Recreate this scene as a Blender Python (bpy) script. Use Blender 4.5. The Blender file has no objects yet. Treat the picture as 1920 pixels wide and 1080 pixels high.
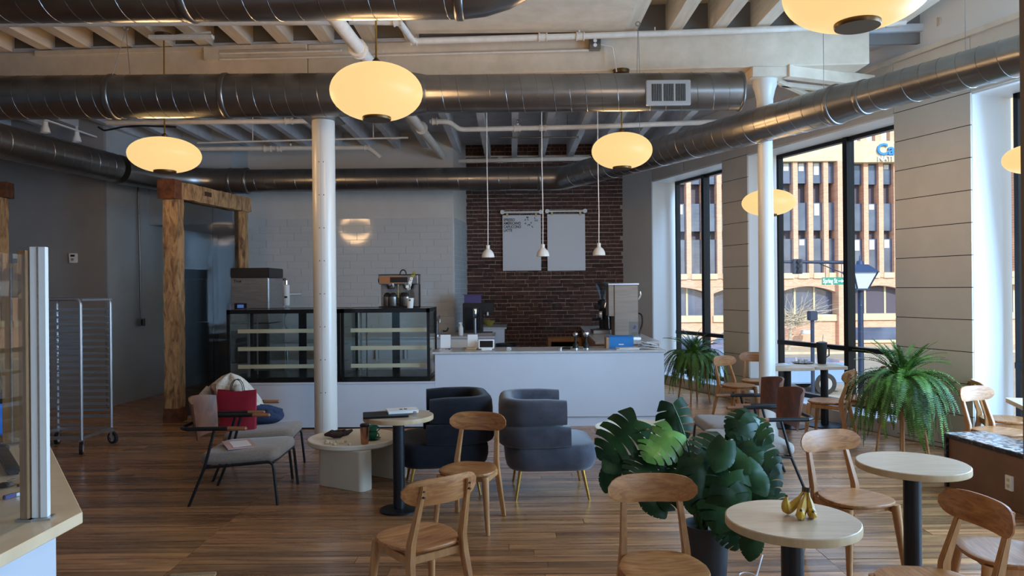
import bpy, bmesh, math, random
from mathutils import Vector, Matrix
random.seed(7)
SC = bpy.context.scene
COL = SC.collection
PI = math.pi
sin, cos = math.sin, math.cos

# ------------------------------------------------------------------ camera
F, ROLL, HZ, EYE = 1387.0, 0.009, 541.0, 1.70
cam = bpy.data.cameras.new('camera')
cam.sensor_width = 36.0
cam.lens = F * 36.0 / 1920.0
cam.shift_y = (HZ - 540.0) / 1920.0
cam.clip_start, cam.clip_end = 0.05, 500
co = bpy.data.objects.new('camera', cam)
COL.objects.link(co)
ca, sa = cos(ROLL), sin(ROLL)
co.matrix_world = Matrix(((ca, sa, 0, 0), (0, 0, -1, 0), (-sa, ca, 0, EYE), (0, 0, 0, 1)))
SC.camera = co

# ------------------------------------------------------------------ world, sun, daylight area lamps, exposure
SC.view_settings.view_transform = 'Standard'
SC.view_settings.look = 'None'
SC.view_settings.gamma = 1.0
SC.view_settings.use_curve_mapping = False
SC.view_settings.exposure = 0.0
w = bpy.data.worlds.new('world'); SC.world = w; w.use_nodes = True
nt = w.node_tree
for n in list(nt.nodes): nt.nodes.remove(n)
sky = nt.nodes.new('ShaderNodeTexSky'); sky.sky_type = 'NISHITA'
sky.sun_disc = False; sky.sun_elevation = math.radians(38); sky.sun_rotation = math.radians(200)
sky.air_density = 1.2; sky.dust_density = 0.6; sky.ozone_density = 1.5
bg = nt.nodes.new('ShaderNodeBackground'); bg.inputs[1].default_value = 0.36
wo = nt.nodes.new('ShaderNodeOutputWorld')
nt.links.new(sky.outputs[0], bg.inputs[0]); nt.links.new(bg.outputs[0], wo.inputs[0])

def lamp(kind, name, loc, energy, color, rot=(0, 0, 0), **kw):
    l = bpy.data.lights.new(name, kind); l.energy = energy; l.color = color
    for k, v in kw.items(): setattr(l, k, v)
    o = bpy.data.objects.new(name, l); COL.objects.link(o)
    o.location = loc; o.rotation_euler = rot
    return o
def aim(o, target):
    d = Vector(target) - o.location
    o.rotation_euler = d.to_track_quat('-Z', 'Y').to_euler()
s = lamp('SUN', 'sun', (12, -30, 40), 4.6, (1.0, 0.93, 0.82), angle=0.009)
aim(s, Vector((12, -30, 40)) + Vector((-0.24, 0.84, -0.50)))
# area lamps standing in for daylight from the street windows and the front
DAY = (0.36, 0.64, 1.0)
a = lamp('AREA', 'daylight_window_3', (5.35, 5.9, 2.0), 360, DAY, shape='RECTANGLE', size=2.0, size_y=3.2); aim(a, (0.0, 4.6, 1.2))
a = lamp('AREA', 'daylight_window_4', (6.0, 3.0, 2.0), 420, DAY, shape='RECTANGLE', size=2.2, size_y=3.2); aim(a, (0.0, 3.6, 1.0))
a = lamp('AREA', 'daylight_fill_front_right', (4.6, -2.7, 2.1), 135, (0.56, 0.77, 1.0), shape='RECTANGLE', size=3.0, size_y=3.0); aim(a, (0.2, 8, 1.2))  # added fill lamp before the closed front wall, no window there
a = lamp('AREA', 'daylight_window_2', (4.75, 11.0, 6.6), 900, DAY, shape='RECTANGLE', size=3.0, size_y=2.5); aim(a, (3.2, 9.0, 0.6))
a = lamp('AREA', 'daylight_window_1', (3.9, 14.2, 6.6), 700, DAY, shape='RECTANGLE', size=2.6, size_y=2.5); aim(a, (2.3, 11.6, 0.6))

# ------------------------------------------------------------------ helpers
def ray(px, py):
    u, v = (px - 960.0) / F, (HZ - py) / F
    return Vector((u * ca + v * sa, 1.0, -u * sa + v * ca))
def at(px, py, D):
    r = ray(px, py); return Vector((r.x * D, D, EYE + r.z * D))
def on(px, py, z):
    r = ray(px, py); D = (z - EYE) / r.z; return Vector((r.x * D, D, z))
def C(r, g, b):
    f = lambda c: (c / 255 / 12.92) if c / 255 <= 0.04045 else ((c / 255 + 0.055) / 1.055) ** 2.4
    return (f(r), f(g), f(b), 1.0)

MATS = {}
def mat(name, c1, c2=None, rough=0.5, metal=0.0, nscale=6.0, stretch=(1, 1, 1), detail=4.0, bump=0.0, rnd=0.0,
        emit=0.0, spec=0.5, coat=0.0, dist=0.0, sheen=0.0, ramp=(0.35, 0.65), brick=None, bscale=1.0, ecol=None, offset=False, rvar=0.0):
    m = bpy.data.materials.new(name); m.use_nodes = True
    N, L = m.node_tree.nodes, m.node_tree.links
    b = N['Principled BSDF']
    b.inputs['Roughness'].default_value = rough; b.inputs['Metallic'].default_value = metal
    b.inputs['Specular IOR Level'].default_value = spec; b.inputs['Coat Weight'].default_value = coat
    b.inputs['Sheen Weight'].default_value = sheen
    b.inputs['Base Color'].default_value = c1
    if emit:
        b.inputs['Emission Color'].default_value = ecol or c1; b.inputs['Emission Strength'].default_value = emit
    col = None
    if c2 is not None:
        tc = N.new('ShaderNodeTexCoord'); mp = N.new('ShaderNodeMapping'); mp.inputs['Scale'].default_value = stretch
        L.new(tc.outputs['Object'], mp.inputs['Vector'])
        if brick:
            mp.inputs['Rotation'].default_value = brick
            t = N.new('ShaderNodeTexBrick'); t.inputs['Scale'].default_value = bscale
            t.inputs['Color1'].default_value = c1; t.inputs['Color2'].default_value = c2
            t.inputs['Mortar'].default_value = tuple(min(1, x * 1.12) for x in c1[:3]) + (1,)
            t.inputs['Mortar Size'].default_value = 0.02; t.inputs['Brick Width'].default_value = 0.42; t.inputs['Row Height'].default_value = 0.15
            L.new(mp.outputs[0], t.inputs['Vector']); col = t.outputs['Color']; fac = t.outputs['Fac']
        else:
            if offset:
                oi = N.new('ShaderNodeObjectInfo'); mu = N.new('ShaderNodeMath'); mu.operation = 'MULTIPLY'; mu.inputs[1].default_value = 57.0
                L.new(oi.outputs['Random'], mu.inputs[0]); L.new(mu.outputs[0], mp.inputs['Location'])
            t = N.new('ShaderNodeTexNoise'); t.inputs['Scale'].default_value = nscale; t.inputs['Detail'].default_value = detail
            t.inputs['Distortion'].default_value = dist; t.inputs['Roughness'].default_value = 0.6
            L.new(mp.outputs[0], t.inputs['Vector'])
            r = N.new('ShaderNodeValToRGB'); r.color_ramp.elements[0].position = ramp[0]; r.color_ramp.elements[1].position = ramp[1]
            r.color_ramp.elements[0].color = c1; r.color_ramp.elements[1].color = c2
            L.new(t.outputs[0], r.inputs[0]); col = r.outputs[0]; fac = t.outputs[0]
        if rnd:
            oi = N.new('ShaderNodeObjectInfo'); mr = N.new('ShaderNodeMapRange'); mr.inputs[3].default_value = 1 - rnd; mr.inputs[4].default_value = 1 + rnd * 0.7
            L.new(oi.outputs['Random'], mr.inputs[0])
            mx = N.new('ShaderNodeVectorMath'); mx.operation = 'SCALE'; L.new(col, mx.inputs[0]); L.new(mr.outputs[0], mx.inputs['Scale']); col = mx.outputs[0]
        L.new(col, b.inputs['Base Color'])
        if rvar:
            mr = N.new('ShaderNodeMapRange'); mr.inputs[3].default_value = rough - rvar; mr.inputs[4].default_value = rough + rvar
            L.new(fac, mr.inputs[0]); L.new(mr.outputs[0], b.inputs['Roughness'])
        if bump:
            bp = N.new('ShaderNodeBump'); bp.inputs['Strength'].default_value = bump; bp.inputs['Distance'].default_value = 0.01
            L.new(fac, bp.inputs['Height']); L.new(bp.outputs[0], b.inputs['Normal'])
    MATS[name] = m
    return m
def glass(name, tint, ior=1.45, gl=1.0):
    m = bpy.data.materials.new(name); m.use_nodes = True
    N, L = m.node_tree.nodes, m.node_tree.links
    for n in list(N): N.remove(n)
    o = N.new('ShaderNodeOutputMaterial'); t = N.new('ShaderNodeBsdfTransparent'); g = N.new('ShaderNodeBsdfGlossy')
    t.inputs[0].default_value = tint; g.inputs['Roughness'].default_value = 0.01; g.inputs[0].default_value = (gl, gl, gl, 1)
    f = N.new('ShaderNodeFresnel'); ge = N.new('ShaderNodeNewGeometry'); mr = N.new('ShaderNodeMapRange')
    mr.inputs[3].default_value = ior; mr.inputs[4].default_value = 1.0 / ior      # the back of a thin pane reflects like its front
    L.new(ge.outputs['Backfacing'], mr.inputs[0]); L.new(mr.outputs[0], f.inputs[0])
    mx = N.new('ShaderNodeMixShader'); L.new(f.outputs[0], mx.inputs[0]); L.new(t.outputs[0], mx.inputs[1]); L.new(g.outputs[0], mx.inputs[2]); L.new(mx.outputs[0], o.inputs[0])
    MATS[name] = m; return m

class MB:
    def __init__(s): s.v, s.f = [], []
    def add(s, vs, fs):
        k = len(s.v); s.v += [tuple(x) for x in vs]; s.f += [tuple(i + k for i in f) for f in fs]; return s
    def box(s, x0, x1, y0, y1, z0, z1):
        return s.hexa([(x0, y0, z0), (x1, y0, z0), (x1, y1, z0), (x0, y1, z0), (x0, y0, z1), (x1, y0, z1), (x1, y1, z1), (x0, y1, z1)])
    def hexa(s, p):
        return s.add(p, [(3, 2, 1, 0), (4, 5, 6, 7), (0, 1, 5, 4), (1, 2, 6, 5), (2, 3, 7, 6), (3, 0, 4, 7)])
    def obox(s, c, size, rotz=0.0, rx=0.0, ry=0.0):
        M = Matrix.Translation(c) @ Matrix.Rotation(rotz, 4, 'Z') @ Matrix.Rotation(rx, 4, 'X') @ Matrix.Rotation(ry, 4, 'Y')
        a, b, c2 = size[0] / 2, size[1] / 2, size[2] / 2
        return s.hexa([M @ Vector(q) for q in ((-a, -b, -c2), (a, -b, -c2), (a, b, -c2), (-a, b, -c2), (-a, -b, c2), (a, -b, c2), (a, b, c2), (-a, b, c2))])
    def beam(s, p0, p1, w, h, up=(0, 0, 1), w1=None, h1=None):
        p0, p1 = Vector(p0), Vector(p1); d = (p1 - p0).normalized(); x = d.cross(Vector(up)).normalized(); u = x.cross(d)
        w1 = w1 or w; h1 = h1 or h
        q = lambda p, a, b: [p - x * a / 2 - u * b / 2, p + x * a / 2 - u * b / 2, p + x * a / 2 + u * b / 2, p - x * a / 2 + u * b / 2]
        return s.hexa(q(p0, w, h) + q(p1, w1, h1))
    def prism(s, poly, z0, z1):
        n = len(poly); vs = [(p[0], p[1], z0) for p in poly] + [(p[0], p[1], z1) for p in poly]
        return s.add(vs, [tuple(range(n - 1, -1, -1)), tuple(range(n, 2 * n))] + [(i, (i + 1) % n, (i + 1) % n + n, i + n) for i in range(n)])
    def tube(s, path, r, n=10, caps=True, closed=False, sq=None):
        path = [Vector(p) for p in path]; m = len(path)
        rs = r if isinstance(r, (list, tuple)) else [r] * m
        t0 = (path[1] - path[0]).normalized()
        up = Vector((0, 0, 1)) if abs(t0.z) < 0.9 else Vector((0, 1, 0))
        x = t0.cross(up).normalized(); base = len(s.v); vs, fs = [], []
        for i, p in enumerate(path):
            if closed: t = (path[(i + 1) % m] - path[i - 1]).normalized()
            else: t = ((path[min(i + 1, m - 1)] - path[max(i - 1, 0)])).normalized()
            x = (x - t * x.dot(t)).normalized(); y = t.cross(x)
            for k in range(n):
                a = 2 * PI * k / n + (PI / n if n == 4 else 0)
                vs.append(p + x * (rs[i] * cos(a)) + y * (rs[i] * sin(a) * (sq or 1)))
        for i in range(m if closed else m - 1):
            j = (i + 1) % m
            for k in range(n): fs.append((i * n + k, i * n + (k + 1) % n, j * n + (k + 1) % n, j * n + k))
        if caps and not closed: fs += [tuple(range(n - 1, -1, -1)), tuple(range((m - 1) * n, m * n))]
        return s.add(vs, fs)
    def cyl(s, p0, p1, r, n=16, r1=None): return s.tube([p0, p1], [r, r if r1 is None else r1], n)
    def lathe(s, prof, c=(0, 0, 0), n=24, M=None):
        vs, fs = [], []; m = len(prof)
        for r, z in prof:
            for k in range(n):
                a = 2 * PI * k / n; q = Vector((r * cos(a), r * sin(a), z))
                vs.append((M @ q if M else q) + Vector(c))
        for i in range(m - 1):
            for k in range(n): fs.append((i * n + k, i * n + (k + 1) % n, (i + 1) * n + (k + 1) % n, (i + 1) * n + k))
        if prof[0][0] > 1e-6: fs.append(tuple(range(n - 1, -1, -1)))
        if prof[-1][0] > 1e-6: fs.append(tuple(range((m - 1) * n, m * n)))
        return s.add(vs, fs)
    def ball(s, c, r, n=12, m=8):
        r = r if isinstance(r, (tuple, list)) else (r, r, r)
        M = Matrix.Diagonal((r[0], r[1], r[2], 1))
        return s.lathe([(sin(PI * i / m) if 0 < i < m else 0.0, -cos(PI * i / m)) for i in range(m + 1)], c, n, M)
    def grid(s, fn, nu, nv):
        vs = [fn(i / nu, j / nv) for i in range(nu + 1) for j in range(nv + 1)]
        return s.add(vs, [(i * (nv + 1) + j, (i + 1) * (nv + 1) + j, (i + 1) * (nv + 1) + j + 1, i * (nv + 1) + j + 1) for i in range(nu) for j in range(nv)])
    def mesh(s, name, m, bevel=0.0, seg=2, smooth=35, inv=None):
        me = bpy.data.meshes.new(name)
        v = [inv @ Vector(p) for p in s.v] if inv is not None else s.v
        me.from_pydata(v, [], s.f)
        bm = bmesh.new(); bm.from_mesh(me)
        bmesh.ops.remove_doubles(bm, verts=bm.verts, dist=1e-5)
        bmesh.ops.recalc_face_normals(bm, faces=bm.faces)
        if bevel:
            es = [e for e in bm.edges if e.is_manifold and e.calc_face_angle(0) > 0.6]
            bmesh.ops.bevel(bm, geom=es, offset=bevel, segments=seg, affect='EDGES', clamp_overlap=True)
        bm.to_mesh(me); bm.free()
        if smooth:
            me.polygons.foreach_set('use_smooth', [True] * len(me.polygons))
            me.set_sharp_from_angle(angle=math.radians(smooth))
        if m: me.materials.append(MATS[m] if isinstance(m, str) else m)
        return me
    def build(s, name, m, parent=None, world=False, **kw):
        inv = parent.matrix_basis.inverted() if (world and parent is not None) else None
        if world and parent is not None and parent.parent is not None: inv = inv @ parent.parent.matrix_basis.inverted()
        o = bpy.data.objects.new(name, s.mesh(name, m, inv=inv, **kw)); COL.objects.link(o)
        if parent is not None: o.parent = parent
        return o
def tag(o, label=None, cat=None, group=None, kind=None):
    for k, v in (('label', label), ('category', cat), ('group', group), ('kind', kind)):
        if v: o[k] = v
    return o
def thing(name, label, cat, loc=(0, 0, 0), rotz=0.0, group=None):
    o = bpy.data.objects.new(name, None); COL.objects.link(o); o.empty_display_size = 0.1
    o.matrix_basis = Matrix.Translation(loc) @ Matrix.Rotation(rotz, 4, 'Z')
    return tag(o, label, cat, group)
def struct(name, label=None):
    o = bpy.data.objects.new(name, None); COL.objects.link(o); return tag(o, label, None, None, 'structure')
KIDS = {}
def kids(o): return [c for c in bpy.data.objects if c.parent == o]
def dup(o, loc, rotz, label, parent=None):
    c = o.copy(); COL.objects.link(c)
    if parent is not None: c.parent = parent
    else:
        c.matrix_basis = Matrix.Translation(loc) @ Matrix.Rotation(rotz, 4, 'Z'); c['label'] = label
    for k in kids(o): dup(k, None, None, None, c)
    return c
def inst(me, name, parent, M=None):
    o = bpy.data.objects.new(name, me); COL.objects.link(o); o.parent = parent
    if M is not None: o.matrix_basis = M
    return o
def text(s, name, m, parent, loc, size, rot=(PI / 2, 0, 0), ext=0.001, align='LEFT', sx=1.0, kind=None):
    cu = bpy.data.curves.new(name, 'FONT'); cu.body = s; cu.size = size; cu.extrude = ext; cu.align_x = align; cu.resolution_u = 3; cu.offset = size * .022
    tmp = bpy.data.objects.new(name, cu); COL.objects.link(tmp)
    me = bpy.data.meshes.new_from_object(tmp.evaluated_get(bpy.context.evaluated_depsgraph_get()))
    bpy.data.objects.remove(tmp); bpy.data.curves.remove(cu); me.materials.clear(); me.materials.append(MATS[m])
    o = bpy.data.objects.new(name, me); COL.objects.link(o); o.parent = parent
    o.location = loc; o.rotation_euler = rot; o.scale = (sx, 1, 1)
    return o
def arc(c, r, a0, a1, n): return [(c[0] + r * cos(a0 + (a1 - a0) * i / n), c[1] + r * sin(a0 + (a1 - a0) * i / n)) for i in range(n + 1)]
def rrect(x0, x1, y0, y1, r, n=5):
    return arc((x1 - r, y0 + r), r, -PI / 2, 0, n) + arc((x1 - r, y1 - r), r, 0, PI / 2, n) + arc((x0 + r, y1 - r), r, PI / 2, PI, n) + arc((x0 + r, y0 + r), r, PI, 1.5 * PI, n)
def bend(pts, r, n=5):
    """polyline with rounded corners"""
    pts = [Vector(p) for p in pts]; out = [pts[0]]
    for i in range(1, len(pts) - 1):
        a, b, c = pts[i - 1], pts[i], pts[i + 1]; rr = min(r, (a - b).length * .49, (c - b).length * .49)
        p0, p1 = b + (a - b).normalized() * rr, b + (c - b).normalized() * rr
        for k in range(n + 1):
            t = k / n; out.append(p0 * (1 - t) ** 2 + b * 2 * t * (1 - t) + p1 * t * t)
    return out + [pts[-1]]

# ------------------------------------------------------------------ materials
mat('wall_white', C(202, 198, 191), C(195, 190, 182), 0.6, nscale=3, bump=0.03)
mat('ceil_white', C(222, 206, 184), C(208, 192, 169), 0.65, nscale=5, detail=8, bump=0.25)
mat('joist_paint', C(222, 208, 188), C(206, 191, 171), 0.6, nscale=4, stretch=(6, .5, 6), bump=0.2)
mat('bay_paint', C(205, 206, 210), C(186, 188, 192), 0.6, nscale=4, bump=0.15)
mat('shiplap_paint', C(204, 198, 189), C(198, 192, 183), 0.5, nscale=3)
mat('reveal_paint', C(228, 230, 232), rough=0.45)
mat('grey_wall', C(150, 150, 150), C(143, 143, 144), 0.6, nscale=2)
mat('pier_grey', C(186, 186, 184), C(180, 180, 179), 0.6, nscale=2)
mat('alcove_wall', C(172, 180, 184), C(165, 172, 177), 0.6, nscale=2)
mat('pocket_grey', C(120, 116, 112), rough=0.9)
mat('dark_gap', C(26, 24, 23), rough=0.9)
mat('mortar', C(168, 150, 134), C(190, 172, 154), 0.9, nscale=30)
mat('old_brick', C(90, 56, 45), C(62, 44, 40), 0.85, nscale=18, rnd=0.45, bump=0.4, offset=True)
mat('tile_white', C(196, 195, 192), C(192, 191, 188), 0.07, nscale=2, rnd=0.02, spec=0.6)
mat('grout', C(206, 203, 198), rough=0.9)
mat('small_tile', C(204, 212, 218), C(190, 199, 206), 0.12, nscale=6)
mat('plank', C(192, 138, 90), C(122, 80, 50), 0.26, nscale=3.0, stretch=(0.5, 9, 9), detail=8, rnd=0.42, bump=0.08, spec=0.8, dist=0.6, offset=True, rvar=0.1)
mat('gap_dark', C(38, 24, 15), rough=0.9)
mat('oak', C(186, 130, 78), C(144, 90, 50), 0.38, nscale=2.2, stretch=(1.6, 14, 14), detail=6, dist=1.6, rnd=0.06, bump=0.04, offset=True)
mat('oak_leg', C(188, 136, 86), C(158, 108, 64), 0.4, nscale=3, stretch=(12, 12, 1.2), detail=5)
mat('dowel', C(60, 36, 22), rough=0.7)
mat('table_laminate', C(204, 182, 156), C(188, 163, 136), 0.33, nscale=2.4, stretch=(1.2, 10, 4), detail=6, dist=1.0)
mat('table_edge', C(196, 168, 128), C(182, 152, 112), 0.5, nscale=4, stretch=(4, 4, 1))
mat('black_metal', C(24, 26, 30), rough=0.42, metal=0.3)
mat('black_plastic', C(17, 17, 19), rough=0.5)
mat('galv', C(146, 144, 142), C(130, 128, 127), 0.30, metal=0.95, nscale=3, detail=3, rvar=0.05)
mat('galv_seam', C(128, 126, 124), rough=0.34, metal=0.9)
mat('steel', C(168, 168, 168), C(150, 150, 152), 0.36, metal=0.95, nscale=5, stretch=(1, 1, 12))
mat('steel_warm', C(150, 136, 124), C(138, 124, 112), 0.5, metal=0.7, nscale=3, stretch=(1, 1, 8))
mat('chrome', C(220, 222, 224), rough=0.08, metal=1.0)
mat('alu', C(190, 194, 200), rough=0.3, metal=0.9)
mat('brass', C(190, 150, 70), rough=0.25, metal=0.95)
mat('dark_brass', C(96, 72, 42), rough=0.4, metal=0.8)
mat('white_gloss', C(220, 217, 209), rough=0.25)
mat('counter_white', C(204, 209, 217), C(200, 205, 213), 0.4, nscale=2)
mat('stone_top', C(200, 198, 196), C(186, 183, 180), 0.25, nscale=20)
mat('beige_top', C(226, 200, 164), C(216, 189, 152), 0.3, nscale=8)
mat('pipe_white', C(222, 214, 202), C(210, 202, 190), 0.5, nscale=9)
mat('timber', C(178, 140, 96), C(86, 58, 38), 0.8, nscale=5, stretch=(3, 3, .8), detail=9, bump=0.8, dist=0.8, ramp=(0.42, 0.68))
mat('timber_dark', C(110, 66, 38), C(70, 40, 24), 0.85, nscale=10, bump=0.5)
mat('velvet_dark', C(26, 28, 36), C(19, 20, 27), 0.8, nscale=9, sheen=0.12, bump=0.05, spec=0.2)
mat('velvet_grey', C(74, 74, 84), C(54, 55, 64), 0.75, nscale=7, sheen=0.35, bump=0.05, spec=0.25)
mat('seat_grey', C(148, 134, 122), C(132, 119, 108), 0.85, nscale=60, bump=0.1, sheen=0.3)
mat('walnut', C(116, 68, 42), C(80, 45, 29), 0.45, nscale=2.5, stretch=(1, 10, 2), detail=6, dist=1.0)
mat('walnut_light', C(150, 98, 64), C(124, 78, 50), 0.4, nscale=4, stretch=(9, 1, 9))
mat('cream_lacquer', C(222, 212, 192), rough=0.5)
mat('fern', C(96, 134, 40), C(46, 80, 26), 0.55, nscale=3, rnd=0.45)
mat('monstera', C(32, 70, 30), C(16, 42, 20), 0.38, nscale=5, rnd=0.3, spec=0.25)
mat('monstera_new', C(104, 150, 62), C(72, 118, 48), 0.3, nscale=5, coat=0.2)
mat('stem', C(70, 98, 48), C(58, 80, 40), 0.5, nscale=8)
mat('soil', C(42, 30, 22), C(24, 18, 14), 0.95, nscale=30, bump=0.6)
mat('pot_black', C(40, 42, 46), rough=0.5)
mat('planter_grey', C(70, 70, 72), rough=0.7)
mat('banana', C(206, 164, 48), C(168, 124, 36), 0.45, nscale=9, detail=6)
mat('banana_tip', C(74, 56, 30), rough=0.7)
mat('red_bag', C(156, 26, 48), C(140, 22, 42), 0.6, nscale=8)
mat('wool', C(214, 206, 190), C(190, 180, 164), 0.95, nscale=40, bump=0.8, sheen=0.4)
mat('denim', C(44, 62, 92), C(34, 48, 74), 0.9, nscale=60, bump=0.3)
mat('paper', C(232, 230, 226), rough=0.7)
mat('magazine', C(206, 176, 170), C(186, 150, 152), 0.4, nscale=9)
mat('board_white', C(204, 211, 218), rough=0.35)
mat('ink', C(16, 16, 20), rough=0.6)
mat('tape', C(206, 190, 140), rough=0.7)
mat('blue_box', C(24, 120, 190), rough=0.5)
mat('blue_plastic', C(40, 120, 210), rough=0.35)
mat('purple_bin', C(74, 66, 118), rough=0.4)
mat('bowl_olive', C(150, 140, 70), rough=0.3)
mat('green_cup', C(28, 104, 80), rough=0.2)
mat('copper_steel', C(186, 140, 112), rough=0.25, metal=0.9)
mat('copper_panel', C(190, 128, 86), rough=0.3, metal=0.6)
mat('cardboard', C(178, 148, 110), C(164, 134, 98), 0.8, nscale=12)
mat('brown_panel', C(126, 92, 66), C(110, 80, 58), 0.6, nscale=3)
mat('granite', C(196, 192, 190), C(60, 56, 58), 0.2, nscale=26, detail=6, ramp=(0.45, 0.6))
mat('granite_edge', C(26, 25, 27), C(90, 86, 84), 0.25, nscale=30, ramp=(0.5, 0.7))
mat('walnut_trim', C(126, 102, 84), C(110, 88, 72), 0.6, nscale=4, stretch=(8, 8, .6))
mat('shelf_cream', C(222, 204, 172), rough=0.5)
mat('case_black', C(14, 14, 15), rough=0.25)
mat('screen_blue', C(40, 60, 110), rough=0.2, emit=0.5, ecol=C(90, 120, 190))
mat('lcd_dark', C(20, 22, 26), rough=0.1)
mat('driftwood', C(70, 52, 42), C(36, 28, 25), 0.8, nscale=14, bump=0.5)
mat('pebble', C(222, 212, 192), C(200, 188, 166), 0.7, nscale=10)
mat('rubber', C(22, 22, 24), rough=0.7)
mat('frame_black', C(30, 33, 40), rough=0.35, metal=0.5)
mat('ext_brick', C(212, 172, 148), C(194, 150, 126), 0.9, brick=(PI / 2, 0, 0), bscale=2.2)
mat('ext_stone', C(208, 198, 166), C(194, 184, 150), 0.9, nscale=3)
mat('ext_spandrel', C(78, 72, 88), rough=0.6)
mat('ext_glass', C(64, 74, 100), C(92, 104, 130), 0.08, nscale=0.7, spec=0.8)
mat('ext_blind', C(206, 212, 214), rough=0.8)
mat('asphalt', C(176, 166, 148), C(160, 152, 138), 0.9, nscale=2)
mat('sidewalk', C(200, 186, 158), C(188, 174, 148), 0.9, nscale=2)
mat('ext_metal', C(40, 52, 76), rough=0.5, metal=0.3)
mat('lantern_glass', C(210, 218, 226), rough=0.2)
mat('sign_green', C(14, 132, 112), rough=0.5)
mat('sign_white', C(240, 244, 246), rough=0.5)
mat('sign_blue', C(20, 120, 200), rough=0.4)
mat('car_white_shaded', C(120, 150, 190), rough=0.25, coat=0.6)  # whitish truck paint with the blue of shade put into the colour
mat('car_silver', C(160, 170, 184), rough=0.25, coat=0.6)
mat('tail_red', C(190, 30, 30), rough=0.3)
mat('bark_pale', C(196, 186, 166), C(150, 138, 118), 0.9, nscale=8)
mat('white_plastic', C(232, 232, 230), rough=0.4)
mat('wood_plain', C(170, 128, 84), C(148, 106, 66), 0.5, nscale=3, stretch=(8, 8, 1))
mat('globe', C(110, 84, 50), rough=0.4, emit=0.97, ecol=(1.0, 0.69, 0.29, 1), spec=0.2)
glass('pane_glass', (0.93, 0.96, 0.98, 1), 1.35)
glass('case_glass', (0.90, 0.94, 0.94, 1), 1.24)
glass('screen_glass', (0.62, 0.66, 0.68, 1), 1.42)
glass('clear_acrylic', (0.78, 0.83, 0.88, 1), 1.6)
# ================================================================== STRUCTURE
def Wp(D, off, z): return Vector((7.128 - 0.343 * D + 0.946 * off, D + 0.324 * off, z))
# ---- floor
floor = struct('floor', 'worn strip wood floor of long narrow reddish brown boards')
poly = [(-9.2, -3.1), (8.6, -3.1)] + [tuple(Wp(d, 0.30, 0).xy) for d in (-2.6, 14.2)] + [(2.4, 14.9), (-9.2, 14.9)]
MB().prism(poly, -0.25, -0.006).build('subfloor', 'gap_dark', floor, smooth=0)
rnd = random.Random(3)
def plank_mesh(m, x0, x1, y0, y1, z): m.box(x0, x1, y0 + .0018, y1 - .0018, -0.02, z)
y, rows, n_pl, rest = 4.0, [], 0, MB()
seams = [-6.6, -2.1, 1.95]
while y < 9.6:
    wd = rnd.choice((0.085, 0.10, 0.10, 0.115)); xr = 7.128 - 0.343 * y - .02
    ends = seams + [xr]
    for i in range(3):
        a, b = ends[i], ends[i + 1]; cuts = [a]
        if rnd.random() < 0.75: cuts.append(a + (b - a) * rnd.uniform(0.25, 0.75))
        cuts.append(b)
        for k in range(len(cuts) - 1):
            m = MB() if n_pl < 298 else rest
            plank_mesh(m, cuts[k] + .0015, cuts[k + 1] - .0015, y, y + wd, rnd.uniform(-.0012, .0012))
            if n_pl < 298: m.build('plank', 'plank', floor, smooth=0); n_pl += 1
    y += wd
for (ya, yb) in ((-3.0, 4.0), (y, 14.4)):
    q = ya
    while q < yb:
        wd = rnd.choice((0.085, 0.10, 0.115)); xr = min(7.128 - 0.343 * q - .02, 8.0)
        x = -9.0
        while x < xr:
            nx = min(x + rnd.uniform(1.2, 3.2), xr); plank_mesh(rest, x + .0015, nx - .0015, q, min(q + wd, yb), rnd.uniform(-.0012, .0012)); x = nx
        q += wd
q = 4.0
while q < y:
    plank_mesh(rest, -9.0, -6.605, q, q + .1, 0); q += .1
tag(rest.build('distant_planks', 'plank', floor, smooth=0), kind='stuff')

# ---- back walls
wb = struct('wall_back', 'exposed dark red brick wall behind the service counter')
MB().box(-1.0, 2.12, 14.0, 14.2, 0, 4.8).build('mortar_bed', 'mortar', wb, smooth=0)
rest, nb, bm_cache = MB(), 0, []
for L in (0.215, 0.205, 0.086, 0.222):
    for j in range(2):
        bmx = MB().box(-L / 2 + .004, L / 2 - .004, -.016 - .004 * j, .02, -.0325 + .003 * j, .0325)
        bm_cache.append((L, bmx.mesh('brick', 'old_brick', bevel=.004, seg=1, smooth=0)))
row, z = 0, 0.03
rb = random.Random(5)
while z < 4.5:
    header = row % 8 == 2
    x = -0.95 + (0 if row % 2 else -0.11)
    while x < 2.1:
        L, me = rb.choice(bm_cache[4:6]) if header else rb.choice(bm_cache[0:4] + bm_cache[6:8])
        c = x + L / 2; x += L
        if c < -0.93 or c > 2.16: continue
        dx, dz, dy = rb.uniform(-.004, .004), rb.uniform(-.004, .004), rb.uniform(-.006, .004)
        vis = 0.85 < z < 2.92
        if vis and nb < 299:
            inst(me, 'brick', wb, Matrix.Translation((c + dx, 14.0 + dy, z + .034 + dz))); nb += 1
        else:
            rest.box(c - L / 2 + .004, c + L / 2 - .004, 13.983 + dy, 14.01, z + .004 + dz, z + .064 + dz)
    z += 0.0735; row += 1
tag(rest.build('outlying_bricks', 'old_brick', wb, smooth=0), kind='stuff')

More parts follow.
